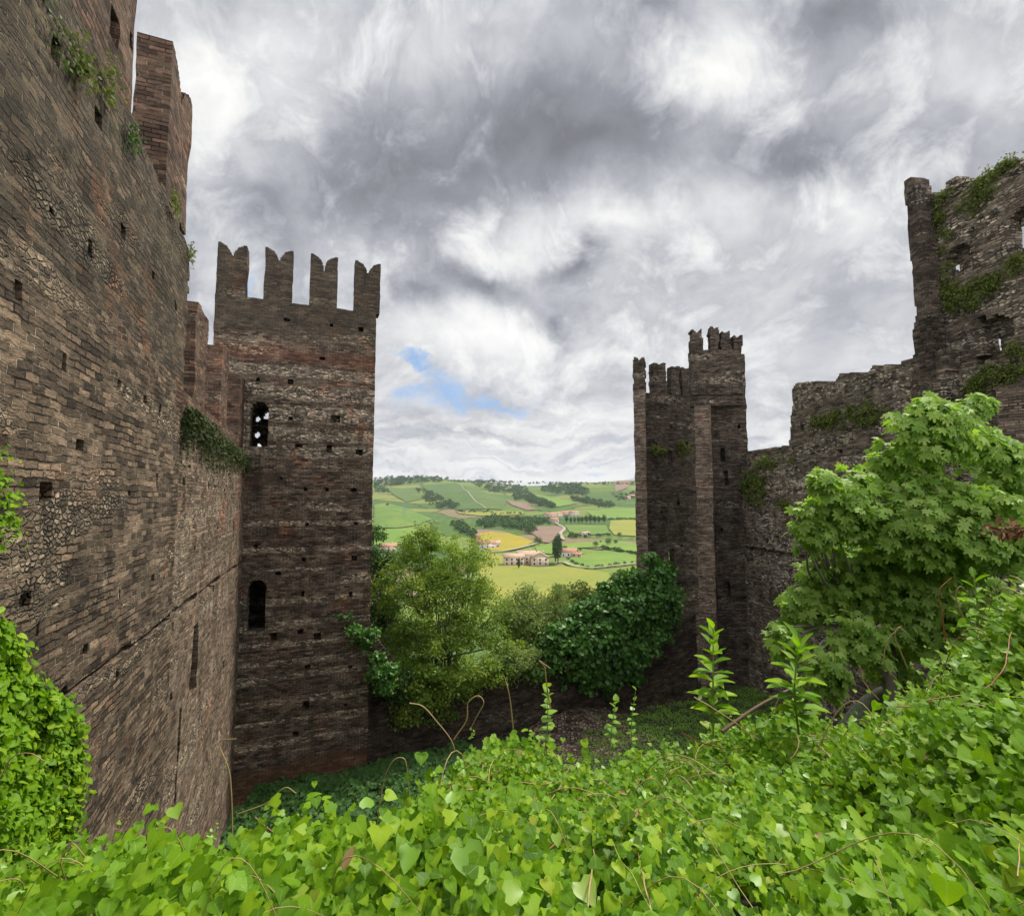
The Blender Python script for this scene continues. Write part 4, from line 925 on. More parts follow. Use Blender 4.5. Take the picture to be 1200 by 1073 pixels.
for k, (poly, n, h) in enumerate(WD):
    V, F, R = far_wood(poly, n, h, 100+k); Vs.append(V); Fs.append(F+off); Rs.append(R); off += len(V)
tag(mk('far_wood', np.concatenate(Vs), [np.concatenate(Fs)], L_FAR, rnd=np.concatenate(Rs)), kind='stuff')

# single trees of the valley
def proto_tree(name, h, w, mat, seed, n=420, poplar=False):
    rng = np.random.default_rng(seed); t = thing(name, None, None)
    d = rdir(n, rng); rr = rng.random(n)**.4
    C = d*rr[:, None]*np.array((w/2, w/2, h*.42))*(1+.25*vnoise(d*2.2, seed))[:, None]+np.array((0, 0, h*.56))
    V, F, R = leaves(C, unit(d+rng.normal(0, .5, d.shape)), rdir(n, rng), h*(.05 if poplar else .085), DIAM, rng); mk('crown', V, [F], mat, t, rnd=np.clip(R, 0, .96))
    V, F = tube([(0, 0, 0), (0, 0, h*.3), (0, 0, h*.7)], [h*.022, h*.018, h*.008], 6); mk('trunk', V, [F], BARK, t); return t
def copy_thing(root, loc, sc=1.0, rz=0.0, label=None):
    r = root.copy(); COL.objects.link(r); r.location = loc; r.scale = (sc,)*3; r.rotation_euler = (0, 0, rz)
    if label: r['label'] = label
    for ch in root.children: c = ch.copy(); COL.objects.link(c); c.parent = r
    return r
p1 = proto_tree('poplar_tree', 24, 6.5, L_FAR, 61, 1500, True)
b = land_hit(654, 660); p1.location = b; tag(p1, 'tallest dark columnar poplar standing beside the stone farmhouse', 'tree', 'poplars by the farmhouse')
b = land_hit(651, 659); p1b = copy_thing(p1, b, .86, 2, 'shorter columnar poplar partly hidden behind the tallest one')
b = land_hit(608, 667); q = copy_thing(p1, b, .36, 1, 'small slim cypress-like tree in front of the stone farmhouse')
rt = proto_tree('round_tree', 11, 11, L_FAR, 62, 600)
b = land_hit(630.5, 640); rt.location = b; tag(rt, 'round tree at the tip of the yellow crop field by the road', 'tree', 'single round trees in the valley')
for (x, y, sc, lab) in ((698, 641, .62, 'left round bush of the pair at the edge of the right meadow'), (713, 639, .75, 'right round bush of the pair at the edge of the right meadow'), (721.5, 637.5, .5, 'smallest round bush right of the pair by the meadow'),
                        (670, 630, .8, 'round tree by the white cottage beyond the poplars'), (676, 631, .7, 'second round tree beside the white cottage'), (690, 629, .6, 'round tree right of the white cottage'), (454, 593, .9, 'lone tree on top of the lime green hillock'),
                        (662, 645, .5, 'bushy tree just behind the reddish house by the poplars'), (672, 647, .42, 'garden tree right of the reddish house'), (680, 646, .35, 'small garden bush farthest right of the reddish house'), (726, 629, .6, 'round tree alone on the pale right meadow'), (704, 636, .3, 'tiny bush above the right meadow')):
    c = copy_thing(rt, land_hit(x, y), sc, x, lab)
cf = proto_tree('dark_conifer', 16, 8, L_DTREE, 63, 500); cf.location = land_hit(664, 613); tag(cf, 'leftmost dark tree of the row below the red-roofed hamlet', 'tree', 'dark trees in a row below the hamlet')
for k, x in enumerate((669, 673.5, 678, 682, 687, 692, 697, 702, 708)):
    copy_thing(cf, land_hit(x, 613.4), .8+.35*hash3(np.array(k), np.array(3), np.array(1), 2), k, ['second', 'third', 'fourth', 'fifth', 'sixth', 'seventh', 'eighth', 'ninth', 'rightmost'][k]+' dark tree from the left in the row below the hamlet')

# ---- houses of the valley
WALL_P = flat_mat('pale_plaster', (.5, .40, .30), .9, .15, .3); WALL_W = flat_mat('white_plaster', (.6, .56, .5), .9, .1, .3); ROOF_M = flat_mat('clay_tiles', (.36, .19, .12), .9, .3, .8); ROOF_P = flat_mat('faded_tiles', (.42, .29, .21), .9, .3, .8); DARKM = flat_mat('dark_opening', (.03, .03, .03), .6, .1, 1)
def boxm(x0, x1, y0, y1, z0, z1):
    v = np.array([(x, y, z) for z in (z0, z1) for y in (y0, y1) for x in (x0, x1)], float)
    return v, np.array([(0, 2, 3, 1), (4, 5, 7, 6), (0, 1, 5, 4), (2, 6, 7, 3), (0, 4, 6, 2), (1, 3, 7, 5)])
def house(label, px, py, w, dpt, h, rise, rz, wm, rm, nwin=3, storeys=2, gable_front=False, group='farmhouses in the valley'):
    t = thing('house', label, 'house', group); b = land_hit(px, py); t.location = b; t.rotation_euler = (0, 0, rz)
    V, F = boxm(-w/2, w/2, -dpt/2, dpt/2, -3, h)
    if gable_front: g = np.array([(-w/2, -dpt/2, h), (w/2, -dpt/2, h), (0, -dpt/2, h+rise), (-w/2, dpt/2, h), (w/2, dpt/2, h), (0, dpt/2, h+rise)])
    else: g = np.array([(-w/2, -dpt/2, h), (-w/2, dpt/2, h), (-w/2, 0, h+rise), (w/2, -dpt/2, h), (w/2, dpt/2, h), (w/2, 0, h+rise)])
    mk('wall', np.concatenate([V, g]), [F, np.array([(8, 9, 10), (11, 12, 13)])], wm, t)
    e = .7; th_ = .35
    if gable_front: pr = [(-w/2-e, h-e*rise/(w/2)), (0, h+rise), (w/2+e, h-e*rise/(w/2))]; V = [(x, y, z+k) for k in (.05, th_) for y in (-dpt/2-e, dpt/2+e) for x, z in pr]
    else: pr = [(-dpt/2-e, h-e*rise/(dpt/2)), (0, h+rise), (dpt/2+e, h-e*rise/(dpt/2))]; V = [(x, y, z+k) for k in (.05, th_) for x in (-w/2-e, w/2+e) for y, z in pr]
    F = np.array([(0, 1, 4, 3), (1, 2, 5, 4), (6, 9, 10, 7), (7, 10, 11, 8), (0, 6, 7, 1), (1, 7, 8, 2), (3, 4, 10, 9), (4, 5, 11, 10), (0, 3, 9, 6), (2, 8, 11, 5)])
    rf = mk('roof', V, [F], rm, t); V, F = boxm(w*.2, w*.2+.9, -.4, .5, h+rise*.5, h+rise+1.2); mk('chimney', V, [F], wm, rf)
    for s in range(storeys):
        for i in range(nwin):
            x = -w/2+w*(i+.5)/nwin; z = 1.0+s*3.0; V, F = boxm(x-.55, x+.55, -dpt/2-.06, -dpt/2+.1, z, z+(2.1 if s == 0 and i % 2 else 1.5)); mk('window', V, [F], DARKM, t)
    return t
house('left wing of the big stone farmhouse, long with a pale tiled roof', 602, 662, 15, 9, 6.5, 2.2, .1, WALL_P, ROOF_P, 4)
house('middle part of the big stone farmhouse, taller with pale tiled roof', 616.5, 661, 14, 10, 7.6, 2.6, .1, WALL_P, ROOF_P, 3)
house('right end of the big stone farmhouse with its gable towards the castle', 632, 662, 13, 12, 6.5, 3.4, .05, WALL_P, ROOF_P, 3, 2, True)
house('reddish tiled house right of the poplars', 667, 652, 13, 9, 4.5, 2.6, -.25, WALL_W, ROOF_M, 3, 1)
house('low red shed in front of the reddish tiled house', 676, 653, 8, 6, 2.8, 1.4, -.25, WALL_P, ROOF_M, 2, 1)
house('tiled farmhouse at the lower left corner of the yellow crop field', 571, 642, 16, 10, 5, 2.6, .15, WALL_W, ROOF_M, 3, 2)
house('small tiled barn right of the farmhouse by the yellow crop field', 580, 641, 10, 9, 4.5, 2.2, .2, WALL_P, ROOF_P, 2, 1)
house('pink brick tower-like house left of the farmhouse by the crop field', 560.5, 638, 5, 6, 10, 1.2, .1, flat_mat('pink_brick', (.5, .27, .17), .9, .15, .4), ROOF_M, 1, 3)
house('red roofed house seen between the left tower and the leafy tree', 455, 646, 14, 10, 5, 2.4, .3, WALL_P, ROOF_M, 3, 2)
house('white cottage with a pale roof beyond the poplars', 686, 628, 11, 8, 3.5, 2, .2, WALL_W, ROOF_P, 2, 1)
hm = ('leftmost long red roofed house of the hamlet', 'second red roofed house of the hamlet', 'tall orange roofed house in the middle of the hamlet', 'red roofed house right of the hamlet centre', 'small house at the lower edge of the hamlet')
for k, (x, y, w) in enumerate(((645, 606, 26), (653, 605.5, 22), (662, 604, 20), (673, 604, 22), (650, 613, 14))):
    house(hm[k], x, y, w, 13, 7, 3.6, .2-.1*k, (WALL_P, WALL_W)[k % 2], ROOF_M, 3, 2, False, 'red roofed houses of the hamlet')
for k, (x, y) in enumerate(((735, 585), (740, 583))): house(('left', 'right')[k]+' one of two tiny houses high on the right slope', x, y, 20, 13, 7, 3.5, .3, WALL_P, ROOF_M, 3, 2, False, 'houses on the right slope')
# lattice pylon on the lime hillock
b = land_hit(474, 606); parts = []
for sx in (-1, 1):
    for sy in (-1, 1): parts.append(tube([(sx*2.4, sy*2.4, 0), (sx*.5, sy*.5, 24), (0, 0, 29)], [.22, .18, .15], 4))
for z in (20, 24): parts.append(tube([(-5, 0, z), (5, 0, z)], [.2, .2], 4))
for z in (4, 9, 14): parts.append(tube([(-2.4+z*.08, -2, z), (2.4-z*.08, 2, z+4)], [.12, .12], 4))
V, F = join(parts); o = mk('pylon', V, [F], flat_mat('grey_steel', (.25, .27, .28), .6, .1, 1)); o.location = b; tag(o, 'tiny grey lattice pylon on the lime green hillock', 'pylon')

# ------------------------------------------------------------------ plants on the walls
def wall_plant(name, label, fr, px, py, w, h, n, mat, seed, leaf=.16, out=.22, droop=.8, tpl=DIAM, group='weeds growing on the old walls', cat='weeds', clumps=None):
    """leaves rooted in a wall, spilling out and down; w, h in metres"""
    rng = np.random.default_rng(seed); u0, v0 = fr.uv(px, py); c = clumps or max(3, int(w*h*6))
    cu, cv = rng.normal(0, w*.27, c), rng.normal(0, h*.27, c); i = rng.integers(0, c, n)
    u = u0+cu[i]+rng.normal(0, .16, n); v = v0+cv[i]+rng.normal(0, .14, n); o_ = -np.abs(rng.normal(0, out, n))*np.exp(-(cv[i]/max(h, .1))**2)-.03
    P = fr.P(u, v, o_); nr = unit(fr.N*.7+np.array((0, 0, .5))+rng.normal(0, .5, (n, 3))); tp = unit(fr.N*.35+np.array((0, 0, -droop))+rng.normal(0, .5, (n, 3)))
    V, F, R = leaves(P, nr, tp, leaf*(.55+.8*rng.random(n)), tpl, rng); org = fr.P(u0, v0, 0)
    o = mk(name, V, [F], mat, rnd=np.clip(.5*R+.5*np.repeat(rng.random(c)[i], len(tpl[1])), 0, .96), origin=org)
    return tag(o, label, cat, group)
def wall_band(name, label, fr, pts, h, n, mat, seed, leaf, out, cat, tpl=DIAM):
    """a long fringe of plants along a line of photograph points"""
    rng = np.random.default_rng(seed); q = np.array([fr.uv(*p) for p in pts]); t = rng.random(n)*(len(q)-1); k = t.astype(int); f = (t-k)[:, None]
    b_ = q[k]*(1-f)+q[k+1]*f; dn = np.abs(rng.normal(0, 1, n)); hh = h*(.55+.9*np.abs(vnoise(np.stack([b_[:, 0]*1.2, b_[:, 0]*0, b_[:, 0]*0], -1), seed)*2))
    u = b_[:, 0]+rng.normal(0, .12, n); v = b_[:, 1]+.12-dn*hh*.6; o_ = -.05-np.abs(rng.normal(0, out, n))*np.exp(-dn*.4)
    P = fr.P(u, v, o_); nr = unit(fr.N*.6+np.array((0, 0, .6))+rng.normal(0, .5, (n, 3))); tp = unit(fr.N*.3+np.array((0, 0, -.8))+rng.normal(0, .5, (n, 3)))
    V, F, R = leaves(P, nr, tp, leaf*(.5+.9*rng.random(n)), tpl, rng)
    return tag(mk(name, V, [F], mat, rnd=np.clip(R, 0, .96), origin=fr.P(*q[0])), label, cat)
wall_band('hanging_plants', 'dark green plants hanging in a long fringe below the square merlons of the left wall', LL, [(211, 478), (225, 492), (245, 508), (265, 522), (285, 538), (298, 545)], .8, 6500, L_DULL, 71, .11, .16, 'plants')
wall_plant('wall_weeds', 'green tuft growing high on the left wall near the top edge of the picture', LW, 92, 52, .35, .75, 200, L_WEED, 72, .075, .09)
wall_plant('wall_weeds', 'yellowish tuft on the left wall ledge just below the high window opening', LW, 124, 88, .3, .6, 160, L_WEED, 73, .07, .08)
wall_plant('wall_weeds', 'dark tuft on the left wall ledge midway between the two tall merlons', LW, 148, 150, .4, .5, 140, L_DTREE, 74, .07, .08)
wall_plant('wall_weeds', 'tuft of dry weeds at the foot of the second tall merlon on the left wall', LW, 200, 238, .4, .4, 140, L_WEED, 75, .08, .06)
wall_plant('wall_weeds', 'small weeds on the broken top corner where the tall left wall ends', LW, 220, 294, .3, .3, 110, L_WEED, 76, .08, .05)
wall_plant('wall_weeds', 'faint green tuft right at the upper left of the tall wall', LW, 60, 30, .3, .6, 100, L_DTREE, 77, .06, .08)
rr = [('olive green plants in a wide patch on the right wall beside the tallest far tower', RC, 884, 566, 3.2, 1.7, 1500, 80), ('weeds along the ledge just right of the tallest far tower', RC, 905, 540, 3.5, .5, 420, 81), ('small weeds at the corner of the tallest far tower and the right wall', RC, 863, 545, 1.0, .7, 220, 82),
      ('weeds high on the stepped right wall, left of the fig tree top', RC, 970, 492, 2.4, .9, 520, 83), ('weeds on the stepped right wall just above the fig tree', RC, 1010, 485, 2.0, .8, 420, 84), ('small weeds low on the right wall left of the fig tree', RC, 920, 590, 1.0, .6, 160, 85),
      ('green tuft in the corner beside the tall pier near the top of the ruin', RF, 1104, 256, .7, 1.8, 520, 86), ('weeds down the corner of the ruin below the top tuft', RF, 1112, 325, .6, 2.2, 380, 87), ('broad patch of weeds under the small upper window of the ruin', RF, 1128, 348, 1.5, 1.2, 900, 88),
      ('weeds between the two windows of the ruin, right of the broad patch', RF, 1165, 330, 1.2, .7, 480, 89), ('weeds growing along the jagged top edge of the ruin', RF, 1180, 196, 1.8, .5, 420, 90), ('dark weeds on the upper face of the ruin below its jagged top', RF, 1150, 235, 1.4, 1.3, 420, 91),
      ('weeds on the sill of the lower arched window of the ruin', RF, 1178, 414, .9, .4, 220, 92), ('weeds under the large open window at the right edge', RF, 1197, 305, .7, .7, 260, 93), ('thick weeds at the foot of the ruin above the fig tree', RF, 1150, 446, 2.0, .9, 700, 94), ('hanging weeds beside the pale buttress at the right edge', RF, 1190, 440, 1.0, 1.4, 500, 95)]
for lab, fr, px, py, w, h, n, sd in rr: wall_plant('wall_weeds', lab, fr, px, py, w*1.3, h*1.3, int(n*1.6), L_WEED, sd, .17 if fr is RC else .12, .12)
wall_plant('wall_weeds', 'green tuft on the farther dark tower beside its bright slit window', FAF, 770, 527, 1.3, .9, 420, L_WEED, 96, .22, .25)
wall_plant('wall_weeds', 'second tuft on the farther dark tower next to the pale pier', FAF, 800, 523, 1.2, 1.4, 420, L_WEED, 97, .22, .25)
def ivy_balls(name, label, balls, depth, n, per, mat, seed, leaf, cr):
    rng = np.random.default_rng(seed); cs = [tuple(at(x, y, (depth or wall_depth(x)-.1)+rng.uniform(-.4, .4)))+(r/600*(depth or 37),) for x, y, r in balls]
    V, F, R, C = crown(cs, rng, n, per, leaf, HEART, .7, cr); o = mk(name, V, [F], mat, rnd=R, origin=cs[0][:3]); return tag(o, label, 'ivy')
ivy_balls('ivy', 'big dark ivy mass sloping over the low wall below the far towers', [(668, 750, 22), (700, 738, 28), (730, 715, 30), (758, 700, 24), (758, 735, 24), (718, 762, 24), (690, 768, 20), (770, 674, 14), (778, 695, 18), (745, 758, 20), (650, 768, 16), (672, 782, 16), (638, 778, 12), (702, 785, 16), (730, 780, 16), (775, 722, 18), (690, 715, 14), (715, 693, 12), (742, 680, 12), (640, 760, 7), (625, 785, 7), (655, 795, 7), (688, 800, 8), (715, 803, 7), (745, 795, 8), (780, 745, 8), (788, 715, 7), (783, 668, 7), (762, 655, 5), (728, 678, 7), (700, 702, 7), (676, 722, 8), (652, 742, 8)], None, 900, 45, L_IVY, 65, .22, .4)
ivy_balls('ivy', 'thin ivy climbing the lower right edge of the left tower', [(400, 703, 5), (406, 720, 6), (416, 738, 5), (428, 752, 6), (442, 770, 6), (458, 786, 7), (436, 740, 6), (440, 790, 7), (450, 805, 7)], 29.2, 150, 24, L_IVY, 66, .14, .25)

# ivy on the tall wall at the left edge
def wall_ivy(label, fr, poly, n, seed, leaf):
    rng = np.random.default_rng(seed); q = fr.poly(poly); a = np.array(q); u = rng.uniform(a[:, 0].min(), a[:, 0].max(), n*3); v = rng.uniform(a[:, 1].min(), a[:, 1].max(), n*3)
    ru = u+.35*fbm(np.stack([u*2, v*2, u*0], -1), seed); k = inpoly(ru, v, q); u, v = u[k][:n], v[k][:n]; n = len(u)
    o_ = -.02-np.abs(rng.normal(0, .08, n))-.25*np.maximum(fbm(np.stack([u*1.8, v*1.8, u*0+3], -1), seed+1), 0)
    P = fr.P(u, v, o_); nr = unit(fr.N*.8+np.array((0, 0, .55))+rng.normal(0, .4, (n, 3))); tp = unit(np.array((0, 0, -.9))+fr.N*.2+rng.normal(0, .45, (n, 3)))
    V, F, R = leaves(P, nr, tp, leaf*(.55+.8*rng.random(n)), VLEAF, rng)
    return tag(mk('ivy', V, [F], L_VINE, rnd=np.clip(R, 0, .96), smooth=True, tpl=VLEAF, origin=fr.P(*q[0])), label, 'ivy')
wall_ivy('thick bright green ivy covering the foot of the tall wall at the left edge', LW, [(-40, 700), (0, 742), (18, 775), (34, 800), (60, 825), (78, 850), (82, 890), (70, 930), (58, 985), (40, 1040), (-40, 1060)], 9000, 67, .08)
wall_ivy('narrow strip of ivy on the tall wall at the left edge, halfway up the picture', LW, [(-30, 500), (2, 530), (8, 570), (7, 615), (2, 640), (-30, 650)], 260, 68, .055)

# ------------------------------------------------------------------ fig tree
def fig_tree():
    rng = np.random.default_rng(81); t = thing('fig_tree', 'large fig tree with big lobed leaves in front of the right wall', 'tree')
    balls = [(1125, 490, 38), (1085, 515, 42), (1155, 530, 42), (1040, 540, 36), (1180, 575, 36), (1000, 590, 46), (955, 610, 36), (962, 555, 16), (1080, 590, 58), (1140, 600, 46), (980, 660, 52), (1050, 665, 58), (1120, 660, 46),
             (945, 715, 40), (1000, 740, 46), (1070, 730, 46), (918, 748, 22), (965, 775, 30), (1140, 710, 36), (1100, 468, 18), (1140, 468, 22), (1170, 640, 34), (1175, 540, 34), (1185, 600, 30), (1150, 690, 40), (1190, 660, 30), (1030, 780, 30)]
    D = 9.3; cs = [tuple(at(x, y, D+rng.uniform(-.9, .7)))+(.9*r/600*D,) for x, y, r in balls]; cs = [(c[0]+rng.normal(0, .12), c[1], c[2]+rng.normal(0, .12), c[3]*rng.uniform(.72, 1.08)) for c in cs]; ca = np.array(cs)
    n = 1700; w = ca[:, 3]**2; pick = rng.choice(len(ca), n, p=w/w.sum()); d = rdir(n, rng); d[:, 1] = np.where(rng.random(n) < .75, -np.abs(d[:, 1])*.8, d[:, 1])
    T = ca[pick, :3]+d*(ca[pick, 3]*rng.random(n)**.3*(1+.55*vnoise(d*2.6+pick[:, None]*3.1, 19)*2*.5))[:, None]
    m = 9; i = np.repeat(np.arange(n), m); ang = rng.uniform(0, 2*math.pi, n*m); ax = unit(d*.6+np.array((0, -.1, .7))+rng.normal(0, .2, (n, 3)))
    a1 = unit(np.cross(ax, np.array((.3, .9, .1)))); a2 = np.cross(ax, a1); rad = np.cos(ang)[:, None]*a1[i]+np.sin(ang)[:, None]*a2[i]
    ln = .06+.10*rng.random(n*m); P = T[i]+rad*ln[:, None]-ax[i]*(rng.random(n*m)*.12)[:, None]
    nr = unit(ax[i]*.6+rad*.5+np.array((0, -.45, .3))+rng.normal(0, .4, (n*m, 3))); tp = unit(rad*.8+np.array((0, 0, -.45))+rng.normal(0, .2, (n*m, 3)))
    V, F, R = leaves(P, nr, tp, (.11+.095*rng.random(n*m)), FIG, rng)
    mk('crown', V, [F], L_FIG, t, rnd=np.clip(R, 0, .96))
    base = at(1062, 800, 9.6); parts = []
    for k in range(5):
        e = ca[rng.integers(0, len(ca)), :3]; f = base+rng.normal(0, .12, 3)*np.array((1, 1, 0)); e = e+np.array((0, .5, 0)); md = (f*.55+e*.45)+rng.normal(0, .2, 3)+np.array((0, .5, .3))
        parts.append(tube(smooth_path([f-np.array((0, 0, .5)), md, e], 14), np.linspace(.09, .03, 14), 7))
        for q in range(10):
            tpn = T[np.argsort(np.linalg.norm(T-e, axis=1))[rng.integers(0, 70)]]; parts.append(tube(smooth_path([md, (md+tpn)/2+rng.normal(0, .15, 3), tpn], 8), np.linspace(.035, .012, 8), 5))
    V, F = join(parts); mk('trunk', V, [F], flat_mat('fig_bark', (.2, .17, .14), .9, .35, 8), t); settle(t, base)
fig_tree()

# ------------------------------------------------------------------ stems, shoots and tall weeds on the bank
def bank_depth(px, py):
    d = ray(px, py); t = np.linspace(1.2, 6.6, 160)/d[1]; z = d[2]*t; k = np.nonzero(z < G(d[0]*t, d[1]*t)+.26)[0]
    return float(t[k[0]]*d[1]) if len(k) else None
def stem(label, px, s, ox, oy, mat, r=None, lift=.06, group='loose vine stems over the bank'):
    P = [(ox+x/s, oy+y/s) for x, y in px]; dep = [bank_depth(*p) for p in P]; ok = [d for d in dep if d]; base = max(ok) if ok else 4.8
    dep = [(d if d else base) for d in dep]; pts = [at(p[0], p[1], d*(1-lift)) for p, d in zip(P, dep)]
    sp = smooth_path(pts, 34); sp = sp+.008*np.stack([vnoise(sp*9+k, 5) for k in (1, 7, 13)], -1); r = .0013*float(np.mean(dep)); V, F = tube(sp, np.linspace(r, r*.6, 34), 5)
    return tag(mk('trailing_vine', V, [F], mat, origin=sp[0]), label, 'vine', group)
A3, B3, C3 = (3, 400, 720), (3, 800, 720), (2.877, 0, 700)
ST_ = [('tall hooked stem standing over the dark yard, left of the bank crest', [(80, 880), (125, 740), (145, 600), (180, 515), (220, 505), (232, 560), (240, 640)], A3, STEM_T),
    ('arching bare stem reaching left from the crest below the leafy tree', [(240, 310), (290, 325), (340, 380), (385, 440), (400, 480)], A3, STEM_T),
    ('curled stem forming a loop just right of the arching bare stem', [(395, 440), (440, 370), (445, 310), (480, 285), (500, 310), (480, 350), (455, 400)], A3, STEM_T),
    ('straight thin stem poking up in front of the low dark wall', [(605, 400), (590, 280), (572, 215)], A3, STEM_T),
    ('long hooked stem rising through the middle of the bank', [(640, 1000), (610, 900), (560, 760), (520, 620), (525, 530), (570, 480), (620, 475), (670, 500)], A3, STEM_T),
    ('long bowed stem sweeping across the middle of the bank', [(320, 690), (400, 730), (500, 760), (600, 765), (690, 700), (760, 620), (805, 530)], A3, STEM_T),
    ('short rusty stem at the bottom of the long bowed stem', [(340, 695), (450, 745), (580, 762), (690, 785)], A3, STEM_R),
    ('rusty stem slanting up right of the long bowed stem', [(680, 865), (740, 815), (830, 745), (900, 715)], A3, STEM_R),
    ('thin level stem near the crest, right of the long hooked stem', [(610, 585), (700, 595), (775, 585)], A3, STEM_T),
    ('upright tan stem in the lower middle, curled at the top', [(865, 1050), (880, 900), (900, 780), (940, 755), (955, 790)], A3, STEM_T),
    ('long tan stem rising from the bottom edge right of the upright tan stem', [(1090, 1040), (1060, 920), (1040, 800), (1060, 710)], A3, STEM_T),
    ('curled dry tip in front of the low wall below the ivy mass', [(735, 330), (720, 230), (715, 185), (695, 160), (735, 190)], A3, STEM_T),
    ('pale bent stem at the bottom edge left of the middle', [(390, 1050), (430, 1000), (480, 975), (520, 990)], A3, STEM_G),
    ('pale green arched stem above the bent stem at the bottom edge', [(425, 980), (460, 890), (510, 860), (570, 860)], A3, STEM_G),
    ('rusty short stem between leaves on the left half of the bottom edge', [(0, 1020), (90, 1040), (180, 1045)], A3, STEM_R),
    ('rusty stem near the crest at the left of the leafy hump', [(360, 640), (410, 660), (460, 680)], A3, STEM_R),
    ('long thin stem slanting down to the bottom edge right of centre', [(950, 770), (970, 840), (1030, 930), (1095, 1050)], A3, STEM_G),
    ('green hanging stem left of the long bowed stem', [(335, 690), (310, 740), (270, 830), (255, 920)], A3, STEM_G),
    ('bright red curved stem, a wide hook on the right half of the bank', [(500, 610), (600, 660), (690, 700), (745, 705), (790, 640), (805, 530)], B3, STEM_R),
    ('long tan and red stem lying across the right half of the bank', [(0, 415), (70, 450), (180, 470), (300, 455), (400, 430), (520, 422), (740, 430)], B3, STEM_R),
    ('thin stem slanting down right below the left tall weed', [(40, 290), (140, 350), (270, 440)], B3, STEM_T),
    ('rusty stem curving right below the fig tree', [(740, 322), (840, 320), (900, 285), (940, 270)], B3, STEM_R),
    ('tall curled tan stem at the foot of the fig tree', [(800, 310), (760, 240), (710, 170), (720, 90), (770, 40)], B3, STEM_T),
    ('small curled tendril beside the tall curled tan stem', [(790, 190), (765, 130), (745, 80), (760, 45), (790, 70)], B3, STEM_T),
    ('yellow stem joining the red hook from below', [(470, 670), (480, 610), (545, 540), (580, 510)], B3, STEM_G),
    ('thin brown stem above the red hook', [(460, 440), (510, 490), (545, 540)], B3, STEM_T),
    ('rusty stem among leaves on the upper right of the bank', [(1085, 250), (1130, 180), (1155, 60)], B3, STEM_R),
    ('upright thin stem by the lower right edge', [(1180, 920), (1185, 850), (1182, 780)], B3, STEM_T),
    ('tan stem poking up in front of the fig tree, leaning left', [(620, 180), (640, 240), (690, 300)], B3, STEM_T),
    ('tall rusty stem standing before the fig tree', [(925, 110), (915, 20), (900, -80), (945, -130)], B3, STEM_R),
    ('thin arched stem right of the tall rusty stem', [(990, 30), (960, -60), (975, -100), (1010, -70)], B3, STEM_T),
    ('big loop of stem near the lower left corner', [(310, 1073), (250, 1000), (205, 900), (240, 830), (290, 880)], C3, STEM_T),
    ('arched stem at the left edge in front of the ivy', [(0, 610), (40, 540), (100, 525), (150, 550)], C3, STEM_T),
    ('tall thin stem hooked at the top by the foot of the left wall', [(785, 830), (775, 600), (740, 490), (800, 475)], C3, STEM_T),
    ('arched stem over the dark yard right of the tall thin stem', [(800, 730), (900, 690), (960, 640), (1000, 660)], C3, STEM_T),
    ('rusty stem slanting down right near the yard edge', [(860, 740), (930, 800), (1000, 860), (1090, 940)], C3, STEM_R),
    ('long pale stem rising from the bottom left towards the yard', [(600, 1070), (680, 980), (760, 900), (880, 880), (930, 800)], C3, STEM_G),
    ('rusty stem near the bottom edge left of the long pale stem', [(545, 1073), (490, 980), (445, 900)], C3, STEM_R),
    ('pale arched stem against the dark yard', [(1000, 800), (1090, 790), (1150, 740)], C3, STEM_T)]
for lab, px, sc_, mat in ST_: stem(lab, px, *sc_, mat)
V, F = join([tube(smooth_path([at(846, 857, 4.6), at(887, 828, 4.8), at(930, 805, 5.2)], 12), np.linspace(.016, .011, 12), 6), tube([at(893, 824, 4.9), at(893, 838, 4.9)], [.008, .004], 5), tube([at(915, 813, 5.1), at(905, 835, 5.0)], [.008, .004], 5)])
tag(mk('dry_stick', V, [F], flat_mat('dead_wood', (.12, .075, .045), .9, .4, 12), origin=at(846, 857, 4.6)), 'dark brown dead stick lying on the bank between the two tall weeds', 'stick')
def tall_weed(name, label, px, y0, y1, depth, n, leaf, seed, mat, tpl, cat, group, lean=0, bud=True, rs=.011):
    rng = np.random.default_rng(seed); t = thing(name, label, cat, group); b, e = at(px, y0+25, depth), at(px+lean, y1+8, depth)
    sp = smooth_path([b, (b+e)/2+rng.normal(0, .02, 3), e], 14); V, F = tube(sp, np.linspace(rs, rs*.5, 14), 6); mk('stem', V, [F], STEM_G, t)
    for k in range(n):
        f = .25+.75*k/(n-1); p = sp[min(13, int(f*13))]; a = k*2.4+rng.uniform(-.3, .3); upw = .25+1.9*max(0, f-.62)/.38
        tp = np.array((math.cos(a), math.sin(a), upw)); nr = unit(np.array((-math.cos(a)*upw*.6, -math.sin(a)*upw*.6, 1.0)))
        V, F, R = leaves([p], [nr], [tp], leaf*(1.0 if f < .7 else .75)*rng.uniform(.8, 1.15), tpl, rng); mk('leaf', V, [F], mat, t, rnd=R, tpl=tpl, smooth=True)
    settle(t, b)
tall_weed('tall_weed', 'tall upright weed with pointed leaves in front of the pale pier of the far tower', 836, 840, 728, 5.0, 34, .23, 91, L_VINE, LANCE, 'weed', 'tall weeds on the bank')
tall_weed('tall_weed', 'tall upright weed with a leafy spear tip in front of the fig tree', 936, 835, 742, 4.7, 36, .24, 92, L_VINE, LANCE, 'weed', 'tall weeds on the bank')
tall_weed('tall_weed', 'smaller leafy weed poking up right of the fig tree foot', 1141, 740, 668, 4.4, 12, .16, 93, L_VINE, LANCE, 'weed', 'tall weeds on the bank')
tall_weed('vine_shoot', 'leafy vine shoot standing up at the middle of the bank crest', 638, 860, 796, 5.3, 16, .1, 94, L_VYOUNG, HEART, 'vine shoot', 'leafy vine shoots on the crest', 3, rs=.006)
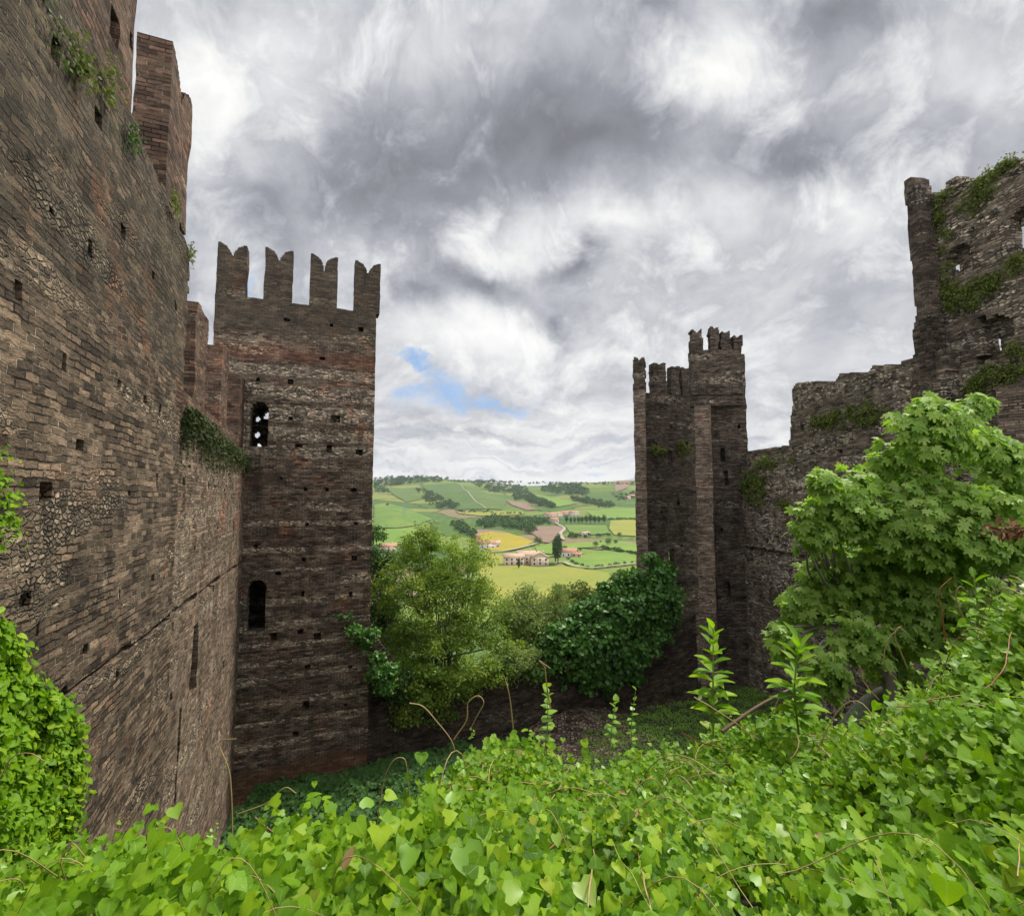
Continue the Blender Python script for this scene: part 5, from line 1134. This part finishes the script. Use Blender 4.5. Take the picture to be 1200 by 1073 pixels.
tall_weed('vine_shoot', 'yellowish vine shoot right of the bank crest in front of the gravel', 714, 862, 812, 5.4, 12, .09, 95, L_VYOUNG, HEART, 'vine shoot', 'leafy vine shoots on the crest', 8, rs=.006)
tall_weed('vine_shoot', 'thin vine shoot between the gravel and the grass', 741, 858, 800, 5.5, 10, .07, 96, L_VYOUNG, HEART, 'vine shoot', 'leafy vine shoots on the crest', 4, rs=.006)
rng = np.random.default_rng(99); n = 70; P = at(1178, 622, 6.8)+rng.normal(0, 1, (n, 3))*np.array((.12, .05, .045)); V, F, R = leaves(P, rdir(n, rng)+np.array((0, -.6, .5)), rdir(n, rng)+np.array((.3, 0, -.5)), .10*(.5+rng.random(n)), LANCE, rng)
tag(mk('dead_branch', V, [F], flat_mat('dead_leaves', (.22, .10, .05), .9, .3, 6), origin=at(1178, 630, 6.8)), 'clump of dead orange brown leaves at the right edge beside the fig tree', 'dead leaves')

# rubble slope at the foot of the low wall
uu, ww = np.linspace(0, 1, 60), np.linspace(0, 1, 24)
UU, WW = np.meshgrid(uu, ww, indexing='ij'); base = LC.P(10+UU*7, 0*UU, 0*UU)[..., :2]+(-LC.N[:2]*0+LC.N[:2])[None, None]*(WW*6.5)[..., None]
hz = G(base[..., 0], base[..., 1])+.8*(1-WW)**1.6*np.sin(np.pi*np.clip(UU, .02, .98))**.6+.28*fbm(np.stack([base[..., 0]*1.7, base[..., 1]*1.7, UU*0], -1), 77)-.15*WW
tag(mk('rubble_slope', np.concatenate([base, hz[..., None]], -1).reshape(-1, 3), grid_faces(60, 24), brick_mat('rubble', stone=1.2, sw=.3, sh=.25, red=.3, moss=.1, stone1=(.30, .24, .19), stone2=(.10, .08, .065), c1=(.2, .15, .12), mortar=(.12, .1, .08)), smooth=True, uv=np.stack([base[..., 0], base[..., 1]], -1).reshape(-1, 2)[grid_faces(60, 24).ravel()]), kind='structure')

# ------------------------------------------------------------------ air over the valley
V, F = boxm(-6600, 6600, -300, 6600, -160, 420)
hm_ = bpy.data.materials.new('haze'); hm_.use_nodes = True; nt = hm_.node_tree; nt.nodes.clear()
o_ = nt.nodes.new('ShaderNodeOutputMaterial'); pv = nt.nodes.new('ShaderNodeVolumePrincipled'); nt.links.new(pv.outputs[0], o_.inputs['Volume'])
pv.inputs['Color'].default_value = (.80, .88, 1, 1); pv.inputs['Density'].default_value = .000055
tag(mk('haze', V, [F], hm_), kind='stuff')
